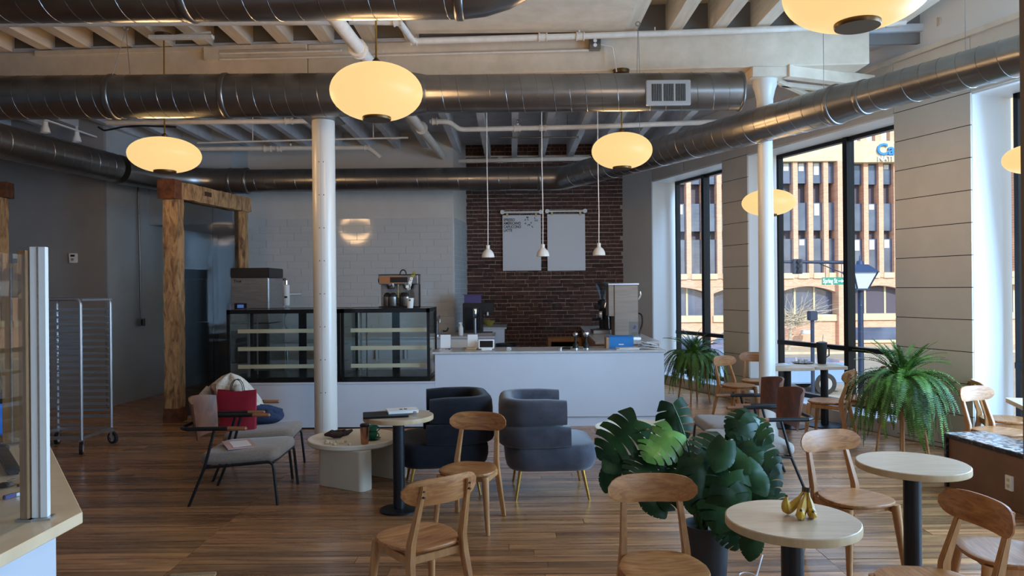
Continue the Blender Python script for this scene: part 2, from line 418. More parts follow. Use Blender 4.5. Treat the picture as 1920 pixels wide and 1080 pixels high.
wt = struct('wall_back_left', 'white wall with long glossy offset tiles behind the pastry cases')
MB().box(-4.62, -1.0, 12.8, 13.0, 0, 4.8).build('wall_panel', 'wall_white', wt, smooth=0)
MB().box(-4.60, -1.01, 12.792, 12.80, 0.6, 2.93).build('grout_bed', 'grout', wt, smooth=0)
tw, th = 0.362, 0.122
tiles = {}
z, row = 2.93 - th, 0
while z > 0.62:
    x = -4.6 - tw * (0.0, 0.34, 0.67)[row % 3]
    while x < -1.02:
        a, b = max(x + .0015, -4.598), min(x + tw - .0015, -1.012)
        if b - a > 0.03:
            k = round(b - a, 3)
            if k not in tiles: tiles[k] = MB().box(-k / 2, k / 2, -.009, .004, -th / 2 + .0015, th / 2 - .0015).mesh('tile', 'tile_white', bevel=.0015, seg=1, smooth=0)
            inst(tiles[k], 'tile', wt, Matrix.Translation(((a + b) / 2, 12.792, z + th / 2)) @ Matrix.Rotation(rb.uniform(-.0025, .0025), 4, 'Z') @ Matrix.Rotation(rb.uniform(-.0025, .0025), 4, 'X'))
        x += tw
    z -= th; row += 1
wr = struct('wall_alcove', 'short return wall of small glossy grey blue tiles beside the brick')
d = Vector((0.15, 1.2, 0)).normalized(); nrm = Vector((d.y, -d.x, 0)); p0 = Vector((-1.0, 12.8, 0))
q = lambda u, o, z: p0 + d * u + nrm * o + Vector((0, 0, z))
MB().hexa([q(0.0, -.2, 0), q(0, 0, 0), q(1.22, 0, 0), q(1.22, -.2, 0), q(0, -.2, 4.8), q(0, 0, 4.8), q(1.22, 0, 4.8), q(1.22, -.2, 4.8)]).build('wall_panel', 'wall_white', wr, smooth=0)
sm, z, row = MB(), 2.86, 0
while z > 0.8:
    u = 0.0 if row % 2 else -0.1
    while u < 1.2:
        a, b = max(u + .003, .01), min(u + .197, 1.2)
        if b > a + .02: sm.hexa([q(a, -.01, z + .003), q(a, .008, z + .003), q(b, .008, z + .003), q(b, -.01, z + .003), q(a, -.01, z + .079), q(a, .008, z + .079), q(b, .008, z + .079), q(b, -.01, z + .079)])
        u += .2
    z -= .082; row += 1
tag(sm.build('small_tiles', 'small_tile', wr, smooth=0), kind='stuff')

wbr = struct('wall_back_right', 'plain grey wall strip between the brick and the first window')
a, b = Vector((2.09, 14.0, 0)), Wp(13.38, 0, 0)
n2 = Vector((0.8, 0.6, 0)) * 0.3
up = Vector((0, 0, 4.8))
MB().hexa([a, b, b + n2, a + n2, a + up, b + up, b + n2 + up, a + n2 + up]).build('wall_panel', 'pier_grey', wbr, smooth=0)

wl = struct('wall_left', 'pale grey passage wall beyond the timber framed glass')
MB().hexa([(-6.2, 10.97, 0), (-6.0, 10.97, 0), (-5.7, 14.6, 0), (-6.2, 14.6, 0), (-6.2, 10.97, 4.8), (-6.0, 10.97, 4.8), (-5.7, 14.6, 4.8), (-6.2, 14.6, 4.8)]).build('wall_panel', 'alcove_wall', wl, smooth=0)
MB().box(-5.8, -4.5, 14.4, 14.6, 0, 4.8).build('wall_panel', 'alcove_wall', wl, smooth=0)
MB().box(-4.7, -4.6, 12.9, 14.5, 0, 4.8).build('wall_panel', 'alcove_wall', wl, smooth=0)
MB().box(-5.98, -4.55, 12.06, 14.5, 2.79, 4.76).build('bulkhead', 'alcove_wall', wl, smooth=0)
wlf = struct('wall_left_front', 'dark grey painted wall behind the rolling rack')
MB().box(-9.2, -6.0, 10.9, 11.1, 0, 4.8).build('wall_panel', 'grey_wall', wlf, smooth=0)
MB().box(-9.2, -9.0, -3.1, 11.0, 0, 4.8).build('wall_panel', 'grey_wall', wlf, smooth=0)
bb = struct('baseboard_left', 'white baseboard along the passage wall')
MB().hexa([(-6.0, 10.95, 0), (-5.982, 10.95, 0), (-5.682, 14.4, 0), (-5.72, 14.4, 0), (-6.0, 10.95, .15), (-5.982, 10.95, .15), (-5.682, 14.4, .15), (-5.72, 14.4, .15)]).build('board', 'alcove_wall', bb, smooth=0)
MB().box(-9.0, -5.98, 10.88, 10.9, 0, .15).build('board', 'grey_wall', bb, smooth=0)
wf = struct('wall_front', 'wall behind the photographer')
MB().box(-9.2, 8.6, -3.2, -3.0, 0, 4.8).build('wall_panel', 'wall_white', wf, smooth=0)

# ---- window wall on the right
wrt = struct('wall_right', 'street side wall of wide white horizontal boards between tall windows')
def wq(m, d0, d1, o0, o1, z0, z1): return m.hexa([Wp(d0, o0, z0), Wp(d1, o0, z0), Wp(d1, o1, z0), Wp(d0, o1, z0), Wp(d0, o0, z1), Wp(d1, o0, z1), Wp(d1, o1, z1), Wp(d0, o1, z1)])
HEAD, SILL = 3.60, 0.16
piers = [(13.38, 13.6), (10.76, 11.35), (7.385, 8.28), (4.5, 5.2), (-2.9, 2.2)]
wins = [(11.35, 13.38), (8.28, 10.76), (5.2, 7.385), (2.2, 4.5)]
for d0, d1 in piers: wq(MB(), d0, d1, 0.02, 0.55, 0, HEAD + .02).build('pier', 'reveal_paint', wrt, smooth=0)
wq(MB(), -2.9, 13.6, 0.02, 0.55, HEAD, 4.8).build('header', 'reveal_paint', wrt, smooth=0)
for d0, d1 in wins: wq(MB(), d0, d1, 0.02, 0.55, -0.25, SILL).build('window_sill', 'reveal_paint', wrt, smooth=0)
for d0, d1 in piers[1:4]:
    k = -6
    while True:
        z0, z1 = max(1.67 + .325 * k, 0.0), min(1.67 + .325 * (k + 1), 4.18)
        if z0 >= 4.18: break
        if z1 > 0.02: wq(MB(), d0 + .004, d1 - .004, 0.0, 0.03, z0 + .004, z1 - .004).build('board', 'shiplap_paint', wrt, smooth=0)
        k += 1
    wq(MB(), d0 + .006, d1 - .006, 0.006, 0.031, 0, 4.2).build('board_backing', 'dark_gap', wrt, smooth=0)
for d0, d1 in wins[:3]:
    mid = (d0 + d1) / 2
    wq(MB(), d0 + .002, mid - .004, 0.0, .03, HEAD + .02, 4.18).build('board', 'shiplap_paint', wrt, smooth=0)
    wq(MB(), mid + .004, d1 - .002, 0.0, .03, HEAD + .02, 4.18).build('board', 'shiplap_paint', wrt, smooth=0)
    wq(MB(), d0, d1, 0.008, .03, 0, SILL - .01).build('board', 'shiplap_paint', wrt, smooth=0)
wq(MB(), 4.4, 13.5, -.03, .03, 4.18, 4.23).build('ledge', 'pipe_white', wrt, smooth=0)
mulls = [12.54, 9.50, 6.0, 3.4]
for i, (d0, d1) in enumerate(wins):
    wn = struct('window_%d' % (i + 1), 'tall black framed street window, number %s from the brick wall' % ('one', 'two', 'three', 'four')[i])
    o0, o1 = .40, .48; fr = .045; mu = mulls[i] - .14
    a0, a1 = d0 - .13, d1 - .13
    for nm, A in (('jamb', (a0, a0 + fr, SILL, HEAD)), ('jamb', (a1 - fr, a1, SILL, HEAD)), ('frame_head', (a0, a1, HEAD - .05, HEAD)), ('frame_sill', (a0, a1, SILL, SILL + .06)), ('mullion', (mu - .035, mu + .035, SILL, HEAD)), ('transom', (a0, a1, .86, .92))):
        ex = .02 if nm == 'mullion' else .01 if nm == 'transom' else 0
        wq(MB(), A[0], A[1], o0 - ex, o1 + ex, A[2], A[3]).build(nm, 'frame_black', wn, smooth=0)
    for x0, x1 in ((a0 + fr, mu - .035), (mu + .035, a1 - fr)):
        for z0, z1 in ((SILL + .06, .86), (.92, HEAD - .05)):
            wq(MB(), x0, x1, .438, .444, z0, z1).build('pane', 'pane_glass', wn, smooth=0)

# ---- ceiling: deck, joists, beam, columns
ce = struct('ceiling', 'white painted timber ceiling with open joists')
poly2 = [(-9.2, -3.1), (8.6, -3.1)] + [tuple(Wp(d, 0.5, 0).xy) for d in (-2.6, 14.2)] + [(2.4, 14.9), (-9.2, 14.9)]
MB().prism(poly2, 4.80, 4.95).build('deck', 'ceil_white', ce, smooth=0)
cut = [p for p in ((-9.1, 8.62), (4.6, 8.02))]
MB().prism([(-9.1, 8.66), (4.45, 7.92), (2.2, 14.4), (-9.1, 14.8)], 4.42, 4.50).build('deck', 'bay_paint', ce, smooth=0)
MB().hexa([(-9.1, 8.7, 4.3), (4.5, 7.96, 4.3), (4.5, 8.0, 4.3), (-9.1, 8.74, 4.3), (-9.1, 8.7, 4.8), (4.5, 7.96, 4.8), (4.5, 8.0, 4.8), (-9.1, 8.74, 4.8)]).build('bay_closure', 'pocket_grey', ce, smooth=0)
by = lambda x: 8.13 - 0.0564 * x          # front face of the big beam
x = -8.6
jr = random.Random(11)
while x < 4.4:
    if not (-0.95 < x < 1.1):
        ye = min(by(x) + .28, (7.128 - x) / .343 - .1)
        MB().box(x - .072, x + .072, -2.9, ye, 4.46 + jr.uniform(0, .012), 4.80).build('joist', 'joist_paint', ce, smooth=0)
    x += 0.47 + jr.uniform(-.02, .02)
x = -8.4
while x < 2.6:
    MB().box(x - .05, x + .05, by(x) + .3, 14.0 if x > -0.9 else 14.4, 4.13 + jr.uniform(0, .02), 4.42).build('joist', 'bay_paint', ce, smooth=0)
    x += 0.50 + jr.uniform(-.03, .03)
MB().box(-1.06, 1.22, 3.0, 7.9, 4.43, 4.47).build('plaster_panel', 'ceil_white', ce, smooth=0)

bmx = struct('beam', 'massive white painted timber beam across the ceiling')
m = MB()
def bm_seg(x0, x1, z0, z1, f=0.0, b=.33): return MB().hexa([(x0, by(x0) - f, z0), (x1, by(x1) - f, z0), (x1, by(x1) + b, z0), (x0, by(x0) + b, z0), (x0, by(x0) - f, z1), (x1, by(x1) - f, z1), (x1, by(x1) + b, z1), (x0, by(x0) + b, z1)])
for x0, x1 in ((-9.0, -2.262), (-2.258, 3.85)): bm_seg(x0, x1, 4.07, 4.45).build('timber', 'ceil_white', bmx, bevel=.012, seg=1, smooth=0)
bm_seg(-2.9, -1.4, 4.30, 4.36, .02, 0).build('splice_plate', 'ceil_white', bmx, smooth=0)
bm_seg(-5.4, -2.27, 4.40, 4.45, .03, 0).build('ledger', 'ceil_white', bmx, smooth=0)

def screw_dots(col, X, Y, r):
    z = 0.55
    while z < 3.4:
        for a in (-1.75, -1.35):
            MB().ball((r * cos(a), r * sin(a), z), (.006, .006, .006), 6, 4).build('screw', 'ink', col)
        z += 0.37
c1 = struct('column', 'round white steel clad column with pairs of small screws'); c1.location = (-2.13, 8.42, 0)
MB().lathe([(.128, 0.0), (.128, 3.62), (.124, 3.625)], n=40).build('shaft', 'white_gloss', c1)
MB().box(-.002, .002, -.1295, -.12, 0, 3.6).build('seam', 'grout', c1, smooth=0)
MB().lathe([(.12, 3.6), (.12, 4.07)], n=24).build('upper_shaft', 'joist_paint', c1)
MB().box(-.20, .20, -.2, .2, 3.625, 3.65).build('cap_plate', 'galv_seam', c1, smooth=0)
screw_dots(c1, 0, 0, .128)
c2 = struct('column', 'slim white cast iron column with a moulded capital under the beam end'); c2.location = (2.80, 8.14, 0)
MB().lathe([(.11, 0), (.11, .12), (.092, .16), (.088, .2), (.078, 3.45), (.100, 3.47), (.100, 3.53), (.084, 3.56), (.088, 3.75), (.11, 3.85), (.128, 3.90), (.128, 3.96), (.14, 3.965)], n=36).build('shaft', 'white_gloss', c2)
MB().box(-.19, .19, -.17, .17, 3.965, 4.07).build('capital_block', 'ceil_white', c2, bevel=.006, smooth=0)
stub = struct('trim_1', 'boxed white beam stub running from the column to the window wall')
MB().beam((2.98, 8.0, 4.02), (4.12, 8.45, 4.02), .12, .13).build('casing', 'ceil_white', stub, bevel=.004, seg=1, smooth=0)
MB().beam((2.95, 8.2, 3.98), (3.9, 9.2, 3.98), .05, .05).build('batten', 'ceil_white', stub, smooth=0)
MB().beam((3.05, 8.35, 3.98), (4.0, 8.7, 3.98), .05, .05).build('batten', 'ceil_white', stub, smooth=0)
ed = struct('trim_2', 'grey brown wood edge of a partition close to the camera')
MB().box(.893, 1.02, 1.14, 1.30, 0, 4.46).build('post', 'walnut_trim', ed, bevel=.004, smooth=0)

# ================================================================== DUCTS
def duct(name, label, segs, seam=0.16, parts=None):
    """segs: list of (path, radius); each run is a part with its own spiral seam"""
    p0 = segs[0][0][0]
    t = thing(name, label, 'duct', p0)
    for path, r in segs:
        path = [Vector(p) for p in path]
        rs = r if isinstance(r, list) else [r] * len(path)
        body = MB().tube(path, r, 32).build('duct_run', 'galv', t, world=True, smooth=50)
        if not isinstance(r, list):
            # spiral seam following the run
            L = [0.0]
            for i in range(1, len(path)): L.append(L[-1] + (path[i] - path[i - 1]).length)
            n = max(8, int(L[-1] / seam * 22)); hel = []
            for k in range(n + 1):
                sL = L[-1] * k / n; i = max(j for j in range(len(path) - 1) if L[j] <= sL + 1e-9)
                tt = (path[i + 1] - path[i]).normalized(); c = path[i] + tt * (sL - L[i])
                x = tt.cross(Vector((0, 0, 1))).normalized(); y = tt.cross(x); a = 2 * PI * sL / seam
                hel.append(c + x * r * cos(a) + y * r * sin(a))
            MB().tube(hel, .0035, 4).build('spiral_seam', 'galv_seam', body, world=True, smooth=60)
    return t
def collar(t, c, d, r, w=.03):
    c, d = Vector(c), Vector(d).normalized()
    MB().tube([c - d * w, c - d * w * .6, c + d * w * .6, c + d * w], [r + .002, r + .011, r + .011, r + .002], 32).build('collar', 'galv_seam', t, world=True, smooth=60)
d1 = duct('spiral_duct', 'galvanised spiral duct crossing the room in front of the big beam, white vent on it',
          [([(-5.45, 7.58, 3.70), (-1.0, 7.58, 3.70)], .219), ([(-1.0, 7.58, 3.70), (-.85, 7.58, 3.70)], [.219, .19]), ([(-.85, 7.58, 3.70), (2.36, 7.58, 3.70)], .19)])
collar(d1, (-2.9, 7.58, 3.7), (1, 0, 0), .219); collar(d1, (-4.05, 7.58, 3.7), (1, 0, 0), .219); collar(d1, (2.35, 7.58, 3.7), (1, 0, 0), .19, .015)
v0 = at(1253, 174, 7.375)
reg = MB()
reg.box(v0.x - .222, v0.x + .222, 7.36, 7.40, v0.z - .125, v0.z + .125)
vp = reg.build('vent_register', 'alu', d1, world=True, bevel=.006, smooth=0)
for i in range(20):
    xx = v0.x - .17 + .34 * (i + .5) / 20
    if i % 7 == 6: continue
    MB().box(xx - .0055, xx + .0055, 7.354, 7.362, v0.z - .085, v0.z + .085).build('vent_slot', 'ink', vp, world=True, smooth=0)
up_el = [(-.33 + .66 * sin(t), 4.85, 3.70 + .66 * (1 - cos(t))) for t in [k * PI / 2 / 8 for k in range(9)]]
d2 = duct('spiral_duct', 'galvanised spiral duct overhead nearest the camera, bending up into the ceiling',
          [([(-4.6, 4.85, 3.70), (-.33, 4.85, 3.70)], .22), (up_el + [(.33, 4.85, 4.425)], [.222] * 10)])
collar(d2, (-.33, 4.85, 3.7), (1, 0, 0), .22); collar(d2, (-2.1, 4.85, 3.7), (1, 0, 0), .22)
zd = 3.45
lp = bend([(-6.5, 4.2, zd), (-5.52, 11.0, zd), (-4.95, 11.78, zd), (-4.2, 11.78, zd)], .5, 6)
A, B = Vector((1.02, 11.40, zd)), Vector((4.55, 4.4, zd)); dd = (B - A).normalized()
cpt = A + dd * 4.9
d3 = duct('spiral_duct', 'dark galvanised duct running from the left wall along the back and up the window wall',
          [([(-6.5, 4.2, zd), (-5.6, 10.4, zd)], .20), (lp[1:], [.205] * (len(lp) - 1)), ([(-4.2, 11.78, zd), (.45, 11.78, zd)], .182),
           (bend([(.45, 11.78, zd), (.82, 11.78, zd), (1.02, 11.40, zd)], .3, 5), [.186] * 8),
           ([A, cpt - dd * .15], .188), ([cpt - dd * .15, cpt + dd * .15], [.188, .160]), ([cpt + dd * .15, B], .155)])
d4 = d3
for cx in (-4.75, -4.45, -4.2): collar(d3, (cx, 11.78, zd), (1, 0, 0), .2)
collar(d3, (.45, 11.78, zd), (1, 0, 0), .186)
collar(d4, cpt - dd * .15, dd, .188); collar(d4, cpt + dd * .16, dd, .155)
for k, L in enumerate((1.6, 4.6, 6.0)):
    p = A + dd * L; MB().cyl(p + Vector((0, 0, .16)), (p.x, p.y, 4.42), .003, 5).build('hanger_wire', 'steel', d4, world=True)
p = at(236, 48, 7.58)
MB().tube([(p.x + .02 * cos(a), 7.58, 4.40 + .02 * sin(a)) for a in [k * PI / 5 for k in range(10)]], .006, 6, closed=True).build('eye_bolt', 'steel', d1, world=True)
for s_ in (-1, 1): MB().cyl((p.x, 7.58, 4.39), (p.x + s_ * .09, 7.58 - .1, 3.89), .003, 5).build('hanger_wire', 'steel', d1, world=True)
p = at(1196, 35, 7.58)
MB().tube([(p.x + .022 * cos(a), 7.58, 4.40 + .022 * sin(a)) for a in [k * PI / 5 for k in range(10)]], .006, 6, closed=True).build('eye_bolt', 'steel', d1, world=True)
for s_ in (-1, 1): MB().cyl((p.x, 7.58, 4.39), (p.x + s_ * .015, 7.58, 3.88), .003, 5).build('hanger_wire', 'steel', d1, world=True)

# ================================================================== PIPES AND CEILING SERVICES
def pipe(name, label, path, r, fits=(), heads=(), cat='pipe', m='pipe_white', hang=()):
    path = [Vector(p) for p in path]
    t = thing(name, label, cat, path[0])
    MB().tube(bend(path, r * 2.2, 4), r, 12).build('pipe_run', m, t, world=True, smooth=50)
    for c, dv, k in fits:
        c, dv = Vector(c), Vector(dv).normalized(); w_ = r * k
        MB().tube([c - dv * w_, c - dv * w_ * .7, c - dv * w_ * .69, c + dv * w_ * .69, c + dv * w_ * .7, c + dv * w_], [r * 1.42, r * 1.42, r * 1.2, r * 1.2, r * 1.42, r * 1.42], 14).build('fitting', m, t, world=True, smooth=40)
    for c, sg in heads:
        c = Vector(c); h = MB().cyl(c, c + Vector((0, 0, sg * (r + .035))), .014, 8); e = c + Vector((0, 0, sg * (r + .035)))
        hd = h.build('sprinkler_head', m, t, world=True)
        mb = MB(); mb.box(e.x - .016, e.x - .011, e.y - .004, e.y + .004, min(e.z, e.z + sg * .05), max(e.z, e.z + sg * .05)).box(e.x + .011, e.x + .016, e.y - .004, e.y + .004, min(e.z, e.z + sg * .05), max(e.z, e.z + sg * .05))
        mb.box(e.x - .02, e.x + .02, e.y - .012, e.y + .012, e.z + sg * .048, e.z + sg * .055); mb.build('deflector', 'dark_brass', hd, world=True, smooth=0)
    for c in hang:
        c = Vector(c); MB().cyl(c, (c.x, c.y, 4.46), .006, 6).build('hanger_rod', m, t, world=True)
    return t
P = at
b1 = [P(130, 41, 7.1), P(620, 40, 7.1)]
pipe('sprinkler_main', 'white pipe running under the joists behind the nearest overhead duct', [(-7, b1[0].y, b1[0].z), b1[1]], .036)
dz = 3.99
dp0, dp1 = on(625, 30, dz), on(846, 314, dz)
dp0 = dp0 + (dp0 - dp1).normalized() * 1.0
dpd = (dp1 - dp0).normalized(); dp1 = dp0 + dpd * ((12.74 - dp0.y) / dpd.y)
pipe('drain_pipe', 'thick white drain pipe running away under the beam, beside the large lamp', [dp0, dp1], .062, fits=[(on(672, 92, dz), dpd, .8), (on(790, 240, dz), dpd, .5)])
r1 = [P(655, 40, 7.25), P(748, 41, 7.25), P(775, 78, 7.85), P(1260, 62, 7.85), P(1640, 47, 7.80), (4.15, 7.75, P(1790, 40, 7.75).z)]
pipe('sprinkler_pipe', 'white sprinkler pipe with tee fittings along the top of the big beam', r1, .034,
     fits=[(P(1018, 70, 7.85), (1, 0, 0), 1.4), (P(1088, 68, 7.85), (1, 0, 0), 1.3), (P(1765, 41, 7.76), (1, 0, 0), 1.3), (P(746, 41, 7.25), (1, 0, 0), 1.2), (P(776, 78, 7.85), (1, 0, 0), 1.0)],
     heads=[(P(1086, 68, 7.85), 1), (P(1765, 41, 7.76), 1)], hang=[P(1228, 63, 7.85), P(1787, 40, 7.75)])
r2 = [P(806, 228, 10.3), P(842, 228, 10.3), P(862, 243, 10.6), P(1100, 238, 10.6), P(1405, 226, 10.5)]
pipe('sprinkler_pipe', 'white sprinkler pipe in the rear bay seen under the middle duct', r2, .036,
     fits=[(P(815, 228, 10.3), (1, 0, 0), 1.0), (P(1018, 240, 10.6), (1, 0, 0), 1.4), (P(970, 241, 10.6), (1, 0, 0), 1.3)], heads=[(P(971, 241, 10.6), 1)])
r3 = [P(200, 230, 9.95), P(600, 227, 9.95)]
pipe('sprinkler_pipe', 'white pipe just below the middle duct on the left', r3, .034, fits=[(P(542, 227, 9.95), (1, 0, 0), 1.5)], hang=[P(474, 228, 9.95)])
r4 = [P(368, 279, 11.4), P(692, 277, 11.4), P(714, 296, 11.4)]
pipe('sprinkler_pipe', 'white pipe with valve fittings above the rear duct on the left', r4, .036, fits=[(P(502, 279, 11.4), (1, 0, 0), 1.5), (P(524, 279, 11.4), (1, 0, 0), .8), (P(688, 277, 11.4), (1, 0, 0), 1.0)], heads=[(P(545, 278, 11.4), 1)])
r5 = [P(856, 302, 13.3), P(1108, 297, 13.3)]
pipe('sprinkler_pipe', 'white pipe high against the brick wall', r5, .04, fits=[(P(938, 300, 13.3), (1, 0, 0), 1.0)])
pipe('conduit', 'thin white conduit above the high pipe at the brick wall', [P(870, 294, 13.96), P(1106, 292, 13.96)], .016)
pipe('conduit', 'grey conduit between two junction boxes under the rear joists', [P(942, 258, 11.6), P(1080, 257, 11.6)], .012, m='galv_seam', fits=[(P(942, 258, 11.6), (1, 0, 0), 3.5), (P(1080, 257, 11.6), (1, 0, 0), 3.5)], hang=[P(960, 258, 11.6), P(1064, 257, 11.6)])
pipe('conduit', 'thin white conduit low in the rear bay on the left', [P(370, 268, 11.0), P(590, 262, 11.0), P(765, 258, 11.0)], .014, fits=[(P(440, 266, 11.0), (1, 0, 0), 5), (P(740, 259, 11.0), (1, 0, 0), 4)], hang=[P(474, 265, 11.0), P(700, 260, 11.0)])
yb_ = lambda px, D: P(px, 0, D).x
pipe('conduit', 'pair of thin white conduits fixed along the front of the big beam, upper one', [P(412, 100, 8.27), P(640, 95, 8.16)], .014)
pipe('conduit', 'lower thin white conduit along the beam running to the grey outlet box', [P(412, 111, 8.27), P(640, 106, 8.17), P(900, 99, 8.10), P(1104, 94, 8.02)], .014)
t = thing('junction_box', 'white painted junction box at the start of the beam conduits', 'junction box', P(399, 103, 8.31))
MB().box(-.07, .07, -.05, .05, -.065, .065).build('box_body', 'ceil_white', t, bevel=.004, seg=1, smooth=0)
MB().box(-.078, .078, -.056, -.05, -.07, .07).build('cover_plate', 'ceil_white', t, smooth=0)
t = thing('outlet_box', 'grey metal outlet box with a duplex socket on the beam', 'outlet', P(1115, 83, 8.0))
MB().box(-.062, .062, -.045, .05, -.062, .062).build('box_body', 'galv', t, bevel=.005, seg=1, smooth=0)
for zz in (.024, -.024): MB().cyl((0, -.051, zz), (0, -.044, zz), .02, 14).build('socket', 'white_plastic', t)
pipe('cable', 'white cable curving from the outlet box down to the lamp canopy', [P(1124, 83, 7.97), P(1148, 88, 7.97), P(1154, 120, 7.95), P(1156, 134, 7.9)], .008)
# left bay: fluorescent strip and track lights
t = thing('strip_light', 'short bare strip light fixture between the joists', 'light', P(340, 70, 7.6))
MB().box(-.33, .33, -.03, .03, -.02, .02).build('housing', 'pipe_white', t, bevel=.004, seg=1, smooth=0)
MB().cyl((-.05, 0, .02), (.30, 0, .05), .012, 8).build('lamp_tube', 'white_gloss', t)
t0_, t1_ = P(62, 217, 9.3), P(180, 257, 10.9)
t = thing('track_light', 'white ceiling track with two white spotlights at the upper left', 'track light', t0_)
MB().beam(t0_, t1_, .035, .02).build('track', 'white_plastic', t, world=True, smooth=0)
for (px, py, D, k) in ((85, 238, 9.65, 1), (144, 256, 10.4, .95)):
    c = P(px, py, D)
    h = MB().lathe([(.0, .09), (.03, .09), (.034, .02), (.05, -.02), (.062, -.075), (.052, -.075), (.0, -.02)], (c.x, c.y, c.z), 18).build('spot_head', 'white_plastic', t, world=True)
    MB().box(c.x - .012, c.x + .012, c.y - .012, c.y + .012, c.z + .08, c.z + .15).build('yoke', 'white_plastic', h, world=True, smooth=0)
pipe('cable', 'sagging black cable under the joists near the track light', [P(184, 238, 9.7), P(195, 245, 9.7), P(212, 242, 9.7), P(230, 238, 9.7), P(268, 236, 9.7), P(330, 238, 9.7)], .012, m='black_plastic')
pipe('wall_conduit', 'steel conduit running down the passage wall to an outlet box', [P(259, 350, 11.7), P(262, 480, 11.7), P(264, 598, 11.7)], .014, m='galv_seam')
t = thing('outlet_box', 'small steel outlet box at the bottom of the passage wall conduit', 'outlet', P(265, 604, 11.68))
MB().box(-.05, .05, -.03, .03, -.06, .06).build('box_body', 'galv', t, bevel=.004, seg=1, smooth=0)
MB().box(.012, .04, -.036, -.03, -.045, .045).build('socket', 'black_plastic', t, smooth=0)
t = thing('thermostat', 'small white thermostat on the dark grey wall', 'thermostat', P(138, 484, 10.88))
MB().box(-.06, .06, -.025, .012, -.07, .07).build('cover', 'white_plastic', t, bevel=.008, smooth=0)
MB().cyl((.0, -.033, -.02), (.0, -.025, -.02), .02, 14).build('dial', 'alu', t)
MB().box(-.03, .03, -.028, -.024, .02, .05).build('display', 'lcd_dark', t, smooth=0)
# ================================================================== LAMPS
def globe_lamp(px, py, D, dia, ratio, label, top_z, cn=0.0, energy=20, group=None, canopy_dx=0.0):
    c = at(px, py, D); a, b = dia / 2, dia / 2 / ratio
    t = thing('globe_pendant_lamp', label, 'pendant lamp', c)
    prof = []
    for i in range(25):
        th = -PI / 2 + PI * i / 24
        r, z = a * cos(th) ** .92, b * sin(th)
        if z < -b * .93: continue
        prof.append((max(r, 0.012), z))
    zb = prof[0][1]; rb_ = prof[0][0]
    prof = [(rb_ * .8, zb + .004)] + prof
    MB().lathe(prof, n=48).build('glass_globe', 'globe', t, smooth=80)
    MB().lathe([(0, zb - .018), (a * .30, zb - .018), (a * .31, zb - .01), (a * .31, zb + .006), (a * .2, zb + .02)], n=32).build('bottom_cap', 'dark_brass', t, smooth=40)
    MB().lathe([(.03, b * .97), (.03, b + .03), (.012, b + .05)], n=16).build('top_cap', 'dark_brass', t)
    h = top_z - c.z
    MB().cyl((0, 0, b), (0, 0, h), .008, 8).build('rod', 'brass', t)
    MB().lathe([(.02, h - .06), (.035, h - .04), (.085, h - .035), (.09, h - .01), (.09, h), (0, h)], n=24).build('canopy', 'dark_brass', t)
    lamp('POINT', 'bulb_light', c, energy, (1.0, 0.62, 0.30), shadow_soft_size=a * .98)
    return t
globe_lamp(309, 291, 7.93, .738, 2.0, 'glowing flattened globe lamp in front of the dark left duct and timber frame', 4.46, energy=115)
globe_lamp(706, 173, 5.64, .70, 1.66, 'large glowing globe lamp above the white screwed column', 4.43, energy=190)
globe_lamp(1166, 283, 8.06, .657, 1.70, 'glowing globe lamp over the bend of the rear duct near the brick wall', 4.07, energy=115)
globe_lamp(1441, 380, 8.6, .60, 1.98, 'glowing globe lamp half hidden by the slim iron column', 4.13, energy=34)
globe_lamp(1607, -20, 3.55, .68, 1.9, 'glowing globe lamp cut by the top of the view, nearest the camera', 4.46, energy=90)
globe_lamp(1936, 298, 6.2, .44, 1.8, 'glowing globe lamp at the far right window edge', 4.46, energy=8)
def dome(px, py, D, label):
    c = at(px, py, D); t = thing('dome_pendant_lamp', label, 'pendant lamp', c)
    k = 1.0
    prof = [(.082, -.075), (.081, -.055), (.074, -.025), (.058, .006), (.036, .026), (.026, .034), (.024, .038), (.024, .082), (.006, .088)]
    MB().lathe([(.078, -.075)] + prof, n=28).build('shade', 'white_gloss', t, smooth=50)
    MB().lathe([(.0, .0), (.03, -.005), (.062, -.02), (.074, -.066), (.0775, -.074)], n=24).build('shade_lining', 'white_plastic', t)
    MB().ball((0, 0, -.045), .026, 10, 6).build('bulb', 'white_gloss', t)
    MB().tube([(0, 0, .085), (.004, 0, .5), (-.003, 0, 1.1), (0, 0, 4.425 - c.z)], .0055, 6).build('cord', 'white_plastic', t)
dome(915, 472, 9.5, 'small white dome pendant at the left of the menu boards')
dome(1018, 470, 9.5, 'small white dome pendant hanging between the two menu boards')
dome(1123, 468, 9.5, 'small white dome pendant at the right of the menu boards')

